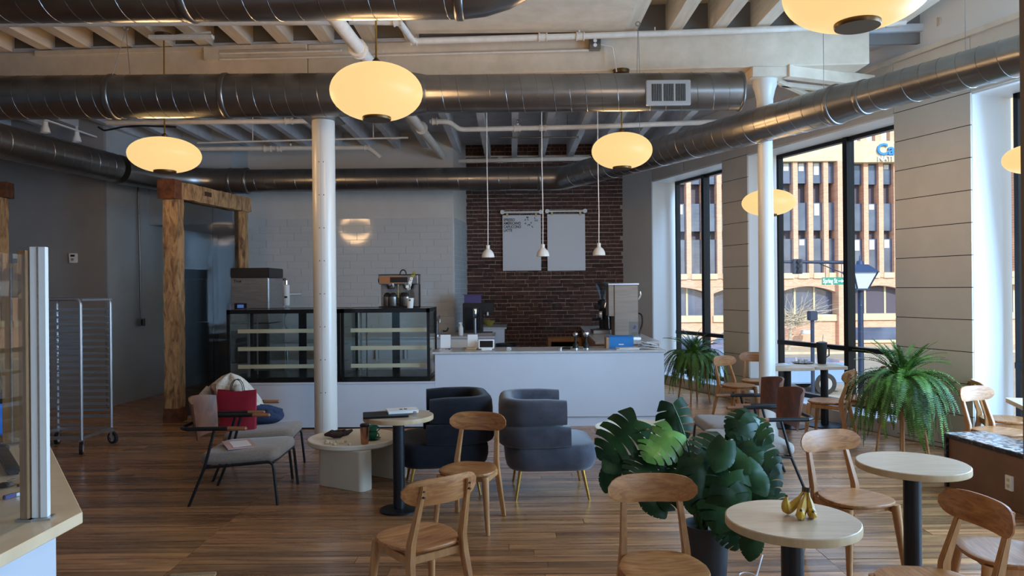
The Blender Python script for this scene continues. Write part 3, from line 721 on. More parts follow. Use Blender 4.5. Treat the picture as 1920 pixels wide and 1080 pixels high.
# ================================================================== TIMBER AND GLASS SCREEN
tf = thing('timber_glass_screen', 'rough hewn timber frame holding a tall dark reflecting glass pane', 'glass screen', (-4.43, 9.7, 0))
A, B = Vector((-4.43, 9.7, 0)), Vector((-4.16, 11.4, 0)); dv = (B - A).normalized(); ang = math.atan2(dv.y, dv.x)
def rough_beam(p0, p1, w_, h_, seed, n=16):
    r = random.Random(seed); m = MB(); p0, p1 = Vector(p0), Vector(p1); d = (p1 - p0).normalized()
    x = d.cross(Vector((0, 0, 1)) if abs(d.z) < .9 else Vector((0, 1, 0))).normalized(); u = x.cross(d); pts = []
    for i in range(n + 1):
        c = p0 + (p1 - p0) * i / n; j = lambda: r.uniform(-.007, .007)
        for sx, sy in ((-1, -1), (0, -1.04), (1, -1), (1.04, 0), (1, 1), (0, 1.04), (-1, 1), (-1.04, 0)):
            pts.append(c + x * (sx * w_ / 2 + j()) + u * (sy * h_ / 2 + j()))
    fs = [(i * 8 + k, i * 8 + (k + 1) % 8, (i + 1) * 8 + (k + 1) % 8, (i + 1) * 8 + k) for i in range(n) for k in range(8)]
    m.add(pts, fs + [tuple(range(7, -1, -1)), tuple(range(n * 8, n * 8 + 8))]); return m
rough_beam(A + Vector((0, 0, .16)), A + Vector((.0, 0, 2.93)), .19, .19, 1, 24).build('post', 'timber', tf, world=True, smooth=40)
rough_beam(A + Vector((0, 0, 0)), A + Vector((0, 0, .18)), .22, .21, 7, 4).build('post_base', 'timber_dark', tf, world=True, smooth=40)
rough_beam(B, B + Vector((0, 0, 2.93)), .15, .17, 2, 24).build('post', 'timber', tf, world=True, smooth=40)
lint = rough_beam(A - dv * .02 + Vector((0, 0, 3.03)), B + dv * .12 + Vector((0, 0, 3.03)), .20, .22, 3, 20).build('lintel', 'timber', tf, world=True, smooth=40)
rough_beam(A - dv * .16 + Vector((0, 0, 3.03)), A + dv * .0 + Vector((0, 0, 3.03)), .23, .25, 4, 4).build('lintel_end', 'timber_dark', tf, world=True, smooth=40)
q = A + dv * .62 + Vector((.105, 0, 3.05)); MB().obox(q, (.02, .16, .06), rotz=ang - PI / 2).build('mortise', 'dowel', tf, world=True, smooth=0)
for u0, u1 in ((.10, .92), (.925, 1.64)):
    MB().hexa([A + dv * u + Vector((o, 0, z)) for z in (.02, 2.92) for (u, o) in ((u0, -.006), (u1, -.006), (u1, .006), (u0, .006))]).build('glass_pane', 'screen_glass', tf, world=True, smooth=0)
tp = thing('timber_post', 'rough timber post and lintel end at the far left edge above the glass guard', 'post', (-6.74, 9.7, 0))
rough_beam((-6.74, 9.7, 0), (-6.74, 9.7, 2.95), .17, .19, 5, 24).build('post', 'timber', tp, world=True, smooth=40)
rough_beam((-7.6, 9.6, 3.05), (-6.60, 9.75, 3.05), .2, .2, 6, 8).build('lintel', 'timber_dark', tp, world=True, smooth=40)

# ================================================================== SERVICE COUNTER AND PASTRY CASES
CY = 9.07
xr = at(1245, 660, CY).x
sc_ = thing('service_counter', 'long white service counter under the menu boards', 'counter', (.45, 9.4, 0))
MB().box(-.955, xr, CY, 9.72, .12, .905).build('front_panel', 'counter_white', sc_, world=True, bevel=.003, seg=1, smooth=0)
MB().box(-.955, xr, CY + .03, 9.70, .0, .12).build('toe_kick', 'counter_white', sc_, world=True, smooth=0)
MB().box(-.985, xr + .02, CY - .02, 9.74, .905, .93).build('worktop', 'stone_top', sc_, world=True, bevel=.002, seg=1, smooth=0)
pl = thing('case_plinth', 'low white plinth carrying the pastry cases', 'counter', (-2.2, 9.5, 0))
MB().box(-3.52, -.957, CY - .01, 9.95, .02, .55).build('front_panel', 'counter_white', pl, world=True, smooth=0)
MB().box(-3.52, -.957, CY + .0, 9.9, .0, .02).build('toe_gap', 'dark_gap', pl, world=True, smooth=0)
MB().box(-3.53, -.957, CY - .02, 9.96, .55, .572).build('top_slab', 'counter_white', pl, world=True, bevel=.002, seg=1, smooth=0)
def case(x0, x1, label):
    y0, y1, z0, z1 = CY, 9.93, .572, 1.468
    t = thing('pastry_case', label, 'display case', ((x0 + x1) / 2, 9.5, .572))
    MB().box(x0, x1, y0, y1, z0, z0 + .045).build('base_frame', 'case_black', t, world=True, smooth=0)
    MB().box(x0 + .02, x1 - .02, y0 + .02, y1 - .02, z0 + .045, z0 + .06).build('deck', 'case_black', t, world=True, smooth=0)
    m = MB(); m.box(x0, x1, y0, y0 + .04, z1 - .05, z1).box(x0, x1, y1 - .04, y1, z1 - .05, z1).box(x0, x0 + .04, y0, y1, z1 - .05, z1).box(x1 - .04, x1, y0, y1, z1 - .05, z1)
    m.build('top_frame', 'case_black', t, world=True, smooth=0)
    MB().box(x0 + .04, x1 - .04, y0 + .04, y1 - .04, z1 - .012, z1 - .004).build('top_glass', 'lcd_dark', t, world=True, smooth=0)
    for px in (x0, x1 - .035):
        MB().box(px, px + .035, y0, y0 + .035, z0 + .045, z1 - .05).build('corner_post', 'case_black', t, world=True, smooth=0)
        MB().box(px, px + .035, y1 - .035, y1, z0 + .045, z1 - .05).build('corner_post', 'case_black', t, world=True, smooth=0)
    xm = (x0 + x1) / 2
    MB().box(xm - .05, xm + .05, y1 - .03, y1, z0 + .045, z1 - .05).build('door_stile', 'case_black', t, world=True, smooth=0)
    MB().box(x0 + .035, x1 - .035, y0 + .012, y0 + .018, z0 + .045, z1 - .05).build('front_glass', 'case_glass', t, world=True, smooth=0)
    for px in (x0 + .01, x1 - .016): MB().box(px, px + .006, y0 + .035, y1 - .035, z0 + .045, z1 - .05).build('side_glass', 'case_glass', t, world=True, smooth=0)
    for a_, b_ in ((x0 + .035, xm - .05), (xm + .05, x1 - .035)): MB().box(a_, b_, y1 - .018, y1 - .012, z0 + .045, z1 - .05).build('sliding_door', 'case_glass', t, world=True, smooth=0)
    for zz in (.735, .955, 1.175):
        s_ = MB().box(x0 + .10, x1 - .045, y0 + .10, y0 + .12, zz, zz + .048).build('shelf_edge', 'shelf_cream', t, world=True, smooth=0)
        MB().box(x0 + .10, x1 - .045, y0 + .12, y1 - .12, zz + .038, zz + .046).build('shelf_glass', 'case_glass', s_, world=True, smooth=0)
    MB().box(x0 + .20, x0 + .225, y0 + .15, y0 + .175, z0 + .06, z1 - .05).build('shelf_upright', 'steel', t, world=True, smooth=0)
    MB().box(x0 + .23, x0 + .245, y0 + .40, y0 + .415, z0 + .06, z1 - .05).build('shelf_upright', 'steel', t, world=True, smooth=0)
case(-3.505, -2.115, 'black framed glass pastry case left of the white column')
case(-2.105, -1.015, 'black framed glass pastry case right of the white column')

# ---- twin coffee brewer on the case
b0 = at(748, 578, 9.5); b0.z = 1.468
t = thing('twin_coffee_brewer', 'twin head coffee brewer with a copper front standing on the pastry case', 'coffee brewer', b0)
MB().box(-.25, .25, -.04, .22, .30, .42).build('head_box', 'steel', t, bevel=.006, seg=1, smooth=0)
MB().box(-.235, .06, -.048, -.038, .312, .405).build('front_panel', 'copper_panel', t, smooth=0)
MB().box(-.10, .12, -.056, -.046, .325, .39).build('control_panel', 'black_plastic', t, smooth=0)
MB().box(-.255, .255, -.05, .225, .42, .428).build('lid_edge', 'black_plastic', t, smooth=0)
MB().box(-.25, .25, .12, .22, 0.0, .30).build('back_column', 'steel', t, smooth=0)
MB().box(.20, .25, .0, .22, .0, .30).build('side_column', 'steel', t, smooth=0)
MB().box(-.25, .25, -.06, .22, 0, .018).build('drip_base', 'black_plastic', t, smooth=0)
for xx in (-.10, .11):
    MB().lathe([(.05, .24), (.07, .30), (.07, .305)], (xx, .02, 0), 20).build('brew_basket', 'chrome', t)
    MB().tube(bend([(xx, -.05, .27), (xx, -.09, .27), (xx, -.1, .24)], .02), .012, 8).build('basket_handle', 'black_plastic', t)
MB().cyl((-.26, 0, .35), (-.24, 0, .35), .03, 14).build('side_knob', 'black_plastic', t)
MB().tube(arc((.055, .42), .045, 0, PI, 8) and [(.055 + .04 * cos(a), .02, .425 + .06 * sin(a)) for a in [PI * k / 8 for k in range(9)]], .008, 8).build('lid_handle', 'black_plastic', t)
MB().cyl((.0, -.045, .06), (.0, -.045, .30), .006, 8).build('tap_stem', 'brass', t)
for dx, lab in ((-.155, 'black topped steel coffee server at the left under the brewer'), (-.06, 'black topped steel coffee server in front of the left brew head'), (.05, 'black topped steel coffee server in front of the right brew head'), (.10, 'black topped steel coffee server beside the white flower pot')):
    k = thing('coffee_server', lab, 'coffee server', (b0.x + dx, b0.y - .02 + (.06 if dx in (-.155, .05) else -.05), 1.4865 if dx in (-.155, .05) else 1.4865))
    MB().lathe([(.045, .0), (.05, .01), (.05, .12), (.046, .125)], n=20).build('body', 'steel', k)
    MB().lathe([(.048, .12), (.046, .14), (.03, .165), (.012, .175)], n=20).build('lid', 'black_plastic', k)
    MB().tube([(.045, -.02, .11), (.075, -.03, .10), (.075, -.03, .04), (.048, -.02, .03)], .007, 8).build('handle', 'black_plastic', k)
fp = at(769, 580, 9.2); fp.z = 1.468
t = thing('potted_orchid', 'small white pot with a pale flower sprig on the pastry case', 'plant', fp)
MB().lathe([(.036, 0), (.05, .125), (.046, .125), (.044, .11), (.0, .105)], n=24).build('pot', 'white_gloss', t)
MB().tube([(0, 0, .1), (-.01, 0, .2), (.0, .0, .3), (.04, 0, .42)], .004, 6).build('stem', 'stem', t)
fl = random.Random(2)
for i in range(9):
    u = i / 8; c = Vector((-.03 + .075 * u + fl.uniform(-.012, .012), fl.uniform(-.02, .02), .24 + .2 * u))
    m = MB()
    for k in range(5):
        a = 2 * PI * k / 5 + u; m.ball((c.x + .012 * cos(a), c.y - .004, c.z + .012 * sin(a)), (.011, .004, .011), 6, 4)
    m.build('blossom', 'paper' if i < 6 else 'bowl_olive', t)
for k in range(4): MB().grid(lambda a, b, k=k: (cos(k * 1.6) * .07 * a + (b - .5) * .02 * sin(k * 1.6), sin(k * 1.6) * .07 * a - (b - .5) * .02 * cos(k * 1.6), .11 + .05 * a - .07 * a * a), 5, 2).build('leaf', 'stem', t)

# ---- ice machine on its bin
ix0, ix1, iy0, iy1 = at(433, 503, 10.3).x, at(504, 503, 10.3).x, 10.3, 10.93
t = thing('ice_machine', 'stainless ice machine with a black top band and small display beside the timber frame', 'ice machine', ((ix0 + ix1) / 2, 10.6, 0))
MB().box(ix0, ix1, iy0, iy1, 1.25, 1.88).build('head_cabinet', 'steel', t, world=True, bevel=.006, seg=1, smooth=0)
MB().box(ix0 - .004, ix1 + .004, iy0 - .012, iy1 + .002, 1.885, 2.02).build('top_band', 'black_plastic', t, world=True, bevel=.008, smooth=0)
MB().box(ix0 + .005, ix1 - .008, iy0 - .012, iy0, 1.27, 1.88).build('front_door', 'steel', t, world=True, bevel=.004, seg=1, smooth=0)
dsp = MB().box(ix0 + .05, ix0 + .22, iy0 - .018, iy0 - .010, 1.44, 1.53).build('display', 'lcd_dark', t, world=True, smooth=0)
MB().box(ix0 + .09, ix0 + .18, iy0 - .020, iy0 - .017, 1.465, 1.51).build('screen', 'screen_blue', dsp, world=True, smooth=0)
text('True', 'badge_lettering', 'ink', t, (ix0 + .04 - (ix0 + ix1) / 2, iy0 - .0135 - 10.6, 1.82), .055)
MB().box(ix0 - .02, ix1 + .02, iy0 - .06, iy1, .15, 1.24).build('ice_bin', 'steel', t, world=True, bevel=.008, smooth=0)
MB().box(ix0 + .02, ix1 - .02, iy0 - .085, iy0 - .06, .7, 1.15).build('bin_door', 'case_black', t, world=True, bevel=.006, seg=1, smooth=0)
for sx in (ix0 + .04, ix1 - .04):
    for sy in (iy0 + .02, iy1 - .06): MB().cyl((sx, sy, 0), (sx, sy, .15), .02, 10).build('foot', 'steel', t, world=True)
wf0 = at(537, 575, 11.95)
t = thing('water_filter', 'white cylindrical water filter with a steel elbow beside the ice machine', 'water filter', (wf0.x, 11.95, 0))
zc = wf0.z
MB().cyl((0, .04, zc + .2), (0, .845, zc + .2), .014, 8).build('mount_bracket', 'white_plastic', t)
MB().lathe([(.0, zc + .02), (.05, zc + .02), (.055, zc + .05), (.055, zc + .33), (.05, zc + .35), (.03, zc + .36)], n=20).build('cartridge', 'white_plastic', t)
MB().tube(bend([(.0, 0, zc + .35), (.0, 0, zc + .46), (-.10, 0, zc + .42), (-.115, 0, zc + .30)], .05), .022, 10).build('elbow_pipe', 'chrome', t)
MB().tube(bend([(0, 0, zc + .03), (.02, 0, zc - .06), (-.03, 0, zc - .16), (.0, 0, zc - .4)], .05), .014, 8).build('hose', 'steel', t)
MB().box(-.015, .03, -.058, -.05, zc + .14, zc + .17).build('label_mark', 'ink', t, smooth=0)

# ---- back counters and what stands on them
t = thing('back_counter', 'white back counter with a sink behind the pastry cases', 'counter', (-1.5, 12.2, 0))
MB().box(-2.6, -.30, 11.72, 12.76, .08, .92).build('cabinet_body', 'counter_white', t, world=True, smooth=0)
for i in range(5):
    xa = -2.58 + i * .456
    d_ = MB().box(xa + .006, xa + .45, 11.70, 11.72, .12, .78).build('cabinet_door', 'counter_white', t, world=True, smooth=0)
    MB().box(xa + .40, xa + .415, 11.675, 11.70, .55, .75).build('pull_handle', 'steel', d_, world=True, smooth=0)
MB().box(-2.62, -.28, 11.68, 12.78, .92, .95).build('worktop', 'stone_top', t, world=True, smooth=0)
MB().box(-1.02, -.38, 11.69, 11.72, .60, .90).build('apron_sink', 'white_gloss', t, world=True, bevel=.01, smooth=0)
MB().box(-2.6, -.28, 11.9, 12.78, 0, .08).build('toe_kick', 'dark_gap', t, world=True, smooth=0)
t = thing('side_counter', 'narrow raised counter end beside the brick wall, left of the opening', 'counter', (-.5, 13.2, 0))
MB().box(-.80, -.14, 12.82, 13.95, 0, 1.0).build('cabinet_body', 'counter_white', t, world=True, smooth=0)
MB().box(-.82, -.10, 12.80, 13.97, 1.0, 1.03).build('worktop', 'stone_top', t, world=True, smooth=0)
t = thing('work_table', 'stainless work table seen through the left pastry case', 'table', (-3.1, 11.7, 0))
MB().box(-3.5, -2.75, 11.3, 12.1, .86, .90).build('top', 'steel', t, world=True, smooth=0)
MB().box(-3.47, -2.78, 11.33, 12.07, .28, .31).build('undershelf', 'steel', t, world=True, smooth=0)
for sx in (-3.46, -2.79):
    for sy in (11.35, 12.05): MB().cyl((sx, sy, 0), (sx, sy, .86), .02, 10).build('leg', 'steel', t, world=True)
# right counter
t = thing('barista_counter', 'right hand work counter running back to the brick wall', 'counter', (1.6, 11.8, 0))
poly = [(1.13, 9.85), (1.95, 9.85), (2.0, 13.0), (1.85, 13.9), (1.3, 13.9)]
MB().prism(poly, .05, .95).build('cabinet_body', 'wood_plain', t, world=True, smooth=0)
MB().prism([(1.10, 9.82), (1.97, 9.82), (2.02, 13.0), (1.87, 13.93), (1.27, 13.93)], .95, .98).build('worktop', 'stone_top', t, world=True, smooth=0)
MB().prism([(1.17, 9.9), (1.9, 9.9), (1.9, 13.8), (1.34, 13.8)], 0, .05).build('toe_kick', 'dark_gap', t, world=True, smooth=0)
t = thing('wood_shelf_unit', 'low open pale wood shelf unit against the brick', 'shelf', (.75, 13.0, 0))
x0, x1 = at(1027, 645, 13.0).x, at(1088, 645, 13.0).x
MB().box(x0, x1, 12.8, 13.3, .77, .83).build('top_board', 'wood_plain', t, world=True, smooth=0)
for xx in (x0, x1 - .05): MB().box(xx, xx + .05, 12.8, 13.3, 0, .77).build('side_board', 'wood_plain', t, world=True, smooth=0)
MB().box(x0 + .05, x1 - .05, 13.25, 13.3, 0, .77).build('back_board', 'dowel', t, world=True, smooth=0)
MB().box(x0 + .05, x1 - .05, 12.8, 13.25, .35, .39).build('shelf_board', 'wood_plain', t, world=True, smooth=0)
def stand(name, label, cat, px, py, D, z): 
    p = at(px, py, D); return thing(name, label, cat, (p.x, D, z))
t = stand('coffee_machine', 'black boxy bean to cup coffee machine under a purple tray on the back counter', 'coffee machine', 893, 600, 12.1, .95)
kx = 12.1 / F
MB().box(-.22, .10, -.02, .40, 0.03, .52).build('body', 'black_plastic', t, bevel=.01, smooth=0)
MB().box(.10, .28, -.02, .40, .37, .52).build('brew_head', 'black_plastic', t, bevel=.01, smooth=0)
MB().box(-.20, .26, -.06, .40, 0, .03).build('drip_tray', 'steel', t, smooth=0)
MB().box(-.18, .06, -.024, -.018, .08, .44).build('door_panel', 'lcd_dark', t, smooth=0)
MB().cyl((.18, .05, .31), (.18, .05, .37), .025, 12).build('spout', 'steel', t)
t = thing('storage_tray', 'translucent purple plastic tray on top of the black coffee machine', 'tray', (t.location.x - .06, 12.25, 1.47))
m = MB(); m.prism(rrect(-.14, .14, -.12, .12, .03), 0, .01)
for (a_, b_) in (((-.14, -.12), (.14, -.12)), ((.14, -.12), (.14, .12)), ((.14, .12), (-.14, .12)), ((-.14, .12), (-.14, -.12))):
    m.beam((a_[0] * .95, a_[1] * .95, .065), (b_[0] * .95, b_[1] * .95, .065), .008, .13)
m.build('tray_body', 'purple_bin', t, smooth=0)
MB().prism(rrect(-.16, .16, -.14, .14, .03), .13, .138).build('rim', 'purple_bin', t, smooth=0)
t = stand('tap', 'tall brushed steel cold tap in front of the black coffee machine', 'tap', 891, 620, 11.85, .95)
MB().cyl((0, 0, 0), (0, 0, .40), .022, 14).build('column', 'steel', t)
MB().lathe([(.024, .28), (.032, .30), (.032, .42), (.024, .44), (0, .445)], n=16).build('head', 'chrome', t)
MB().cyl((0, 0, .33), (0, -.07, .30), .012, 10).build('spout', 'steel', t)
t = stand('gooseneck_faucet', 'curved chrome faucet next to the pastry case end', 'faucet', 820, 612, 11.9, .95)
MB().tube(bend([(0, 0, 0), (0, 0, .28), (.03, -.06, .34), (.05, -.13, .30), (.05, -.14, .22)], .06), .013, 10).build('spout', 'chrome', t)
MB().lathe([(.026, 0), (.026, .03), (.016, .04)], n=14).build('base', 'chrome', t)
t = stand('lever_faucet', 'chrome faucet valve with a black lever beside the sink', 'faucet', 829, 620, 11.9, .95)
MB().lathe([(.022, 0), (.022, .08), (.014, .09)], n=14).build('valve', 'chrome', t)
MB().tube(bend([(0, 0, .08), (.08, -.02, .07), (.10, -.02, .13)], .04), .012, 8).build('lever', 'black_plastic', t)
t = stand('spray_bottle', 'white spray bottle beside the black coffee machine', 'bottle', 864, 612, 12.0, .95)
MB().lathe([(.035, 0), (.04, .01), (.04, .12), (.02, .16), (.016, .18)], n=16).build('body', 'white_plastic', t)
MB().box(-.03, .02, -.012, .012, .18, .21).build('trigger_head', 'white_plastic', t, bevel=.004, smooth=0)
t = stand('bowl', 'olive yellow bowl stacked on a white bowl by the brick wall', 'bowl', 917, 612, 13.3, 1.03)
MB().lathe([(.05, .0), (.11, .09), (.115, .10), (.105, .10), (.045, .012), (0, .01)], n=28).build('bowl_body', 'bowl_olive', t)
t = stand('trash_bin', 'black bin standing in the opening by the brick wall', 'bin', 949, 650, 12.4, 0)
MB().lathe([(.13, 0), (.17, .72), (.175, .78), (.16, .78), (.12, .05), (0, .04)], n=24).build('bin_body', 'black_plastic', t)
# front counter objects
zt = .93
def easel(px, label):
    t = stand('leaflet_holder', label, 'leaflet holder', px, 650, 9.45, zt)
    MB().box(-.085, .085, -.04, .06, 0, .012).build('base', 'granite', t, smooth=0)
    MB().obox((0, .03, .10), (.13, .006, .17), rx=-.18).build('card', 'paper', t, smooth=0)
    MB().obox((0, .034, .10), (.14, .004, .19), rx=-.18).build('acrylic_back', 'clear_acrylic', t, smooth=0)
easel(835, 'white card in a small stand at the left end of the service counter')
easel(886, 'white card in a small stand behind the brown napkins')
t = stand('napkin_stack', 'small stack of brown napkins beside the tablet', 'napkins', 882, 655, 9.3, zt)
for k, a_ in enumerate((.1, -.2, .35)): MB().obox((0, 0, .006 + .011 * k), (.14, .12, .01), rotz=a_).build('napkin', 'cardboard', t, smooth=0)
t = stand('tablet_register', 'white tablet register with a dark screen on the service counter', 'tablet', 912, 652, 9.35, zt)
MB().obox((0, 0, .07), (.20, .014, .125), rx=-.5).build('casing', 'white_plastic', t, bevel=.004, smooth=0)
MB().obox((0, -.0075, .071), (.165, .003, .09), rx=-.5).build('screen', 'lcd_dark', t, smooth=0)
MB().prism(rrect(-.07, .07, -.05, .08, .02), 0, .018).build('base', 'white_plastic', t, smooth=0)
MB().beam((0, .04, .01), (0, .015, .06), .05, .02).build('stand_neck', 'white_plastic', t, smooth=0)
t = stand('card_reader', 'small white square card reader right of the tablet', 'card reader', 954, 655, 9.25, zt)
MB().box(-.03, .03, -.03, .03, 0, .035).build('body', 'white_plastic', t, bevel=.006, smooth=0)
MB().box(-.022, .022, -.031, -.029, .008, .026).build('slot', 'alu', t, smooth=0)
for px, lab, k in ((1079, 'chrome shaker like tamper with a round head on the service counter', 0), (1099, 'chrome tamper with a flared head next to the round headed one', 1)):
    t = stand('tamper', lab, 'tamper', px, 650, 9.35, zt)
    MB().lathe([(.0, 0), (.036, 0), (.038, .03), (.03, .06), (.016, .075), (.013, .15), (.018, .165)], n=20).build('body', 'black_plastic', t)
    if k == 0: MB().ball((0, 0, .185), (.033, .033, .03), 16, 10).build('head', 'chrome', t)
    else: MB().lathe([(.012, .15), (.034, .17), (.038, .2), (.034, .21), (0, .215)], n=20).build('head', 'chrome', t)
    MB().lathe([(.034, .0), (.042, .0), (.042, .012), (.034, .014)], n=20).build('collar', 'chrome', t)
t = stand('portafilter', 'black portafilter handle lying beside the tampers', 'portafilter', 1062, 654, 9.25, zt)
MB().tube([(-.05, 0, .02), (0, 0, .022), (.05, .0, .02)], [.012, .016, .018], 10).build('handle', 'black_plastic', t)
MB().lathe([(.0, .0), (.03, .0), (.034, .03), (.03, .03)], (-.08, 0, 0), 18).build('basket', 'chrome', t)
t = stand('blue_box', 'bright blue cardboard box on the right end of the service counter', 'box', 1163, 645, 9.45, zt)
MB().box(-.155, .155, -.10, .10, 0, .145).build('carton', 'blue_box', t, bevel=.003, seg=1, smooth=0)
MB().box(-.16, .16, -.02, .20, .145, .15).build('lid_flap', 'blue_box', t, smooth=0)
MB().box(-.035, .03, -.102, -.1, .045, .058).build('print_mark', 'paper', t, smooth=0)
MB().box(-.19, -.155, -.10, .10, 0, .14).build('side_flap', 'cardboard', t, smooth=0)
t = stand('paper_stack', 'loose white papers in front of the blue box', 'papers', 1175, 657, 9.2, zt)
for k, a_ in enumerate((.05, -.08, .15)): MB().obox((.01 * k, 0, .004 + .008 * k), (.28, .18, .006), rotz=a_).build('sheet', 'paper', t, smooth=0)
t = stand('brochure_stack', 'fanned pile of brochures at the right corner of the service counter', 'brochures', 1215, 654, 9.3, zt)
for k in range(5): MB().obox((.0 + .006 * k, .0, .012 + .014 * k), (.27 - .03 * k, .19, .008), rotz=-.1 + .06 * k, ry=.05 + .05 * k).build('brochure', 'paper' if k % 2 == 0 else 'granite', t, smooth=0)
# barista counter objects
t = stand('coffee_grinder', 'espresso grinder with a clear cone hopper in front of the brick wall', 'coffee grinder', 1130, 600, 12.2, .98)
MB().box(-.09, .09, -.08, .14, 0, .05).build('base', 'black_plastic', t, bevel=.01, smooth=0)
MB().lathe([(.055, .05), (.06, .12), (.06, .36), (.075, .38), (.078, .50), (.05, .52)], n=22).build('body', 'black_plastic', t)
MB().box(-.14, -.05, -.12, .02, .36, .44).build('dosing_head', 'black_plastic', t, bevel=.012, smooth=0)
MB().cyl((.02, -.085, .33), (.07, -.085, .52), .035, 14).build('motor_cover', 'chrome', t)
MB().lathe([(.035, .52), (.045, .56), (.115, .78), (.118, .80), (.108, .80), (.03, .54)], n=24).build('hopper', 'clear_acrylic', t)
MB().lathe([(.118, .80), (.118, .812), (0, .815)], n=24).build('hopper_lid', 'black_plastic', t)
t = stand('espresso_machine', 'chrome group head and drip tray of the espresso machine behind the steel panel', 'espresso machine', 1136, 612, 11.7, .98)
MB().box(-.22, .05, -.20, .25, 0, .06).build('drip_tray', 'steel', t, bevel=.006, seg=1, smooth=0)
MB().box(-.02, .12, -.1, .25, .06, .40).build('body', 'black_plastic', t, bevel=.01, smooth=0)
MB().lathe([(.04, .22), (.045, .24), (.045, .32), (.03, .35)], (-.07, .0, 0), 18).build('group_head', 'chrome', t)
MB().cyl((-.07, -.02, .24), (-.22, -.12, .22), .014, 10).build('portafilter_handle', 'black_plastic', t)
MB().tube(bend([(.02, -.12, .30), (.02, -.18, .26), (.03, -.18, .08)], .04), .008, 8).build('steam_wand', 'chrome', t)
sx0, sx1 = at(1142, 600, 10.9).x, at(1197, 600, 10.9).x
t = thing('stainless_cabinet', 'tall stainless back panel of a machine at the right end of the bar', 'espresso machine', ((sx0 + sx1) / 2, 11.0, .98))
hw = (sx1 - sx0) / 2
MB().box(-hw + .08, hw, -.10, .25, 0, .76).build('cabinet', 'steel_warm', t, bevel=.006, seg=1, smooth=0)
MB().box(-hw, -hw + .08, -.08, .25, .3, .76).build('side_wing', 'steel_warm', t, smooth=0)
MB().box(-hw - .01, hw + .01, -.12, .26, .76, .78).build('top_rim', 'alu', t, smooth=0)
MB().tube(bend([(hw + .02, .0, .02), (hw + .08, .0, .18), (hw + .07, .0, .32), (hw, .05, .34)], .06), .012, 8).build('hose', 'black_plastic', t)
MB().tube(bend([(hw, -.02, .52), (hw + .05, -.02, .6), (hw + .04, -.02, .66)], .03), .014, 8).build('steam_knob_arm', 'chrome', t)
t = thing('glass_pitcher_rinser', 'clear rinser cover with small stickers beside the steel panel', 'rinser', (sx1 - .12, 10.4, .98))
MB().box(-.10, .06, -.05, .1, 0, .02).build('base', 'chrome', t, smooth=0)
MB().box(-.10, .06, -.004, .004, .02, .24).build('guard', 'clear_acrylic', t, smooth=0)
MB().obox((-.02, -.006, .16), (.03, .002, .05), ry=.5).build('sticker', 'purple_bin', t, smooth=0)

# ---- menu boards
def menu(x0, x1, y0, y1, label):
    a_, b_ = at(x0, y0, 13.9), at(x1, y1, 13.9); W_ = b_.x - a_.x; H_ = a_.z - b_.z
    t = thing('menu_board', label, 'menu board', ((a_.x + b_.x) / 2, 13.93, b_.z))
    MB().box(-W_ / 2, W_ / 2, -.006, .006, 0, H_ - .045).build('board', 'board_white', t, smooth=0)
    MB().cyl((-W_ / 2 - .02, -.02, H_ + .01), (W_ / 2 + .02, -.02, H_ + .01), .018, 10).build('rail', 'white_plastic', t)
    for sx in (-1, 1):
        MB().lathe([(.0, -.02), (.04, -.02), (.04, .02), (0, .02)], (sx * W_ / 2, -.02, H_ + .01), 14, Matrix.Rotation(PI / 2, 4, 'X')).build('rail_cap', 'white_plastic', t)
        MB().box(sx * (W_ / 2 - .09) - .018, sx * (W_ / 2 - .09) + .018, -.03, .008, H_ - .07, H_ + .0).build('clip', 'tape', t, smooth=0)
    return t, W_, H_
t, W_, H_ = menu(942, 1015, 399, 507, 'white menu board with coffee names, under rail clips, left of the pair')
L0 = -W_ / 2 + .02
for k, s_ in enumerate(('SPRESSO', 'AMERICANO', 'CAPUCCINO', 'LATTE')): text(s_, 'lettering', 'ink', t, (L0, -.0075, H_ - .155 - .066 * k), .072, sx=.78)
for s_, x, z, r in (('M', .43, .105, 0), ('0', .39, .15, .3), ('5', .45, .15, -.3), ('L', .58, .115, 0), ('V', .58, .165, .1), ('0', .62, .165, -.1), ('A', .39, .21, .4), ('E', .50, .20, .5), ('S', .44, .235, .8), ('A', .48, .25, -.4), ('E', .54, .285, -.6)):
    text(s_, 'letter', 'ink', t, (L0 + x, -.0075, H_ - z), .05, rot=(PI / 2, r, 0))
menu(1026, 1098, 397, 507, 'blank white menu board, right of the pair')
# ================================================================== OAK CHAIRS
def board_curve(W_, H_, z0, yc, k, th, tilt=0.0, nu=20, nv=6, pw=5.0, flat_top=0.0):
    """curved back board: two skins and a rim; ends swing forward (+y)"""
    m = MB(); fr, bk = [], []
    for i in range(nu + 1):
        s_ = -1 + 2 * i / nu; s_ = max(-.9999, min(.9999, s_)); hh = H_ / 2 * (1 - abs(s_) ** pw) ** 0.5
        if i in (0, nu): hh = H_ * .12
        for j in range(nv + 1):
            v = -1 + 2 * j / nv; x = W_ / 2 * s_; z = z0 + hh * v; y = yc + k * s_ * s_ - tilt * hh * v
            e = (1 - (abs(v)) ** 4) * (1 - abs(s_) ** 8) * .5 + .5
            fr.append((x, y + th / 2 * e, z)); bk.append((x, y - th / 2 * e, z))
    n1 = nv + 1; f = []
    N_ = len(fr)
    for i in range(nu):
        for j in range(nv):
            a = i * n1 + j; q = (a, a + n1, a + n1 + 1, a + 1); f.append(q); f.append(tuple(N_ + c for c in reversed(q)))
    for i in range(nu):
        for j in (0, nv):
            a = i * n1 + j; f.append((a, a + n1, N_ + a + n1, N_ + a))
    for i in (0, nu):
        for j in range(nv):
            a = i * n1 + j; f.append((a, a + 1, N_ + a + 1, N_ + a))
    return m.add(fr + bk, f)
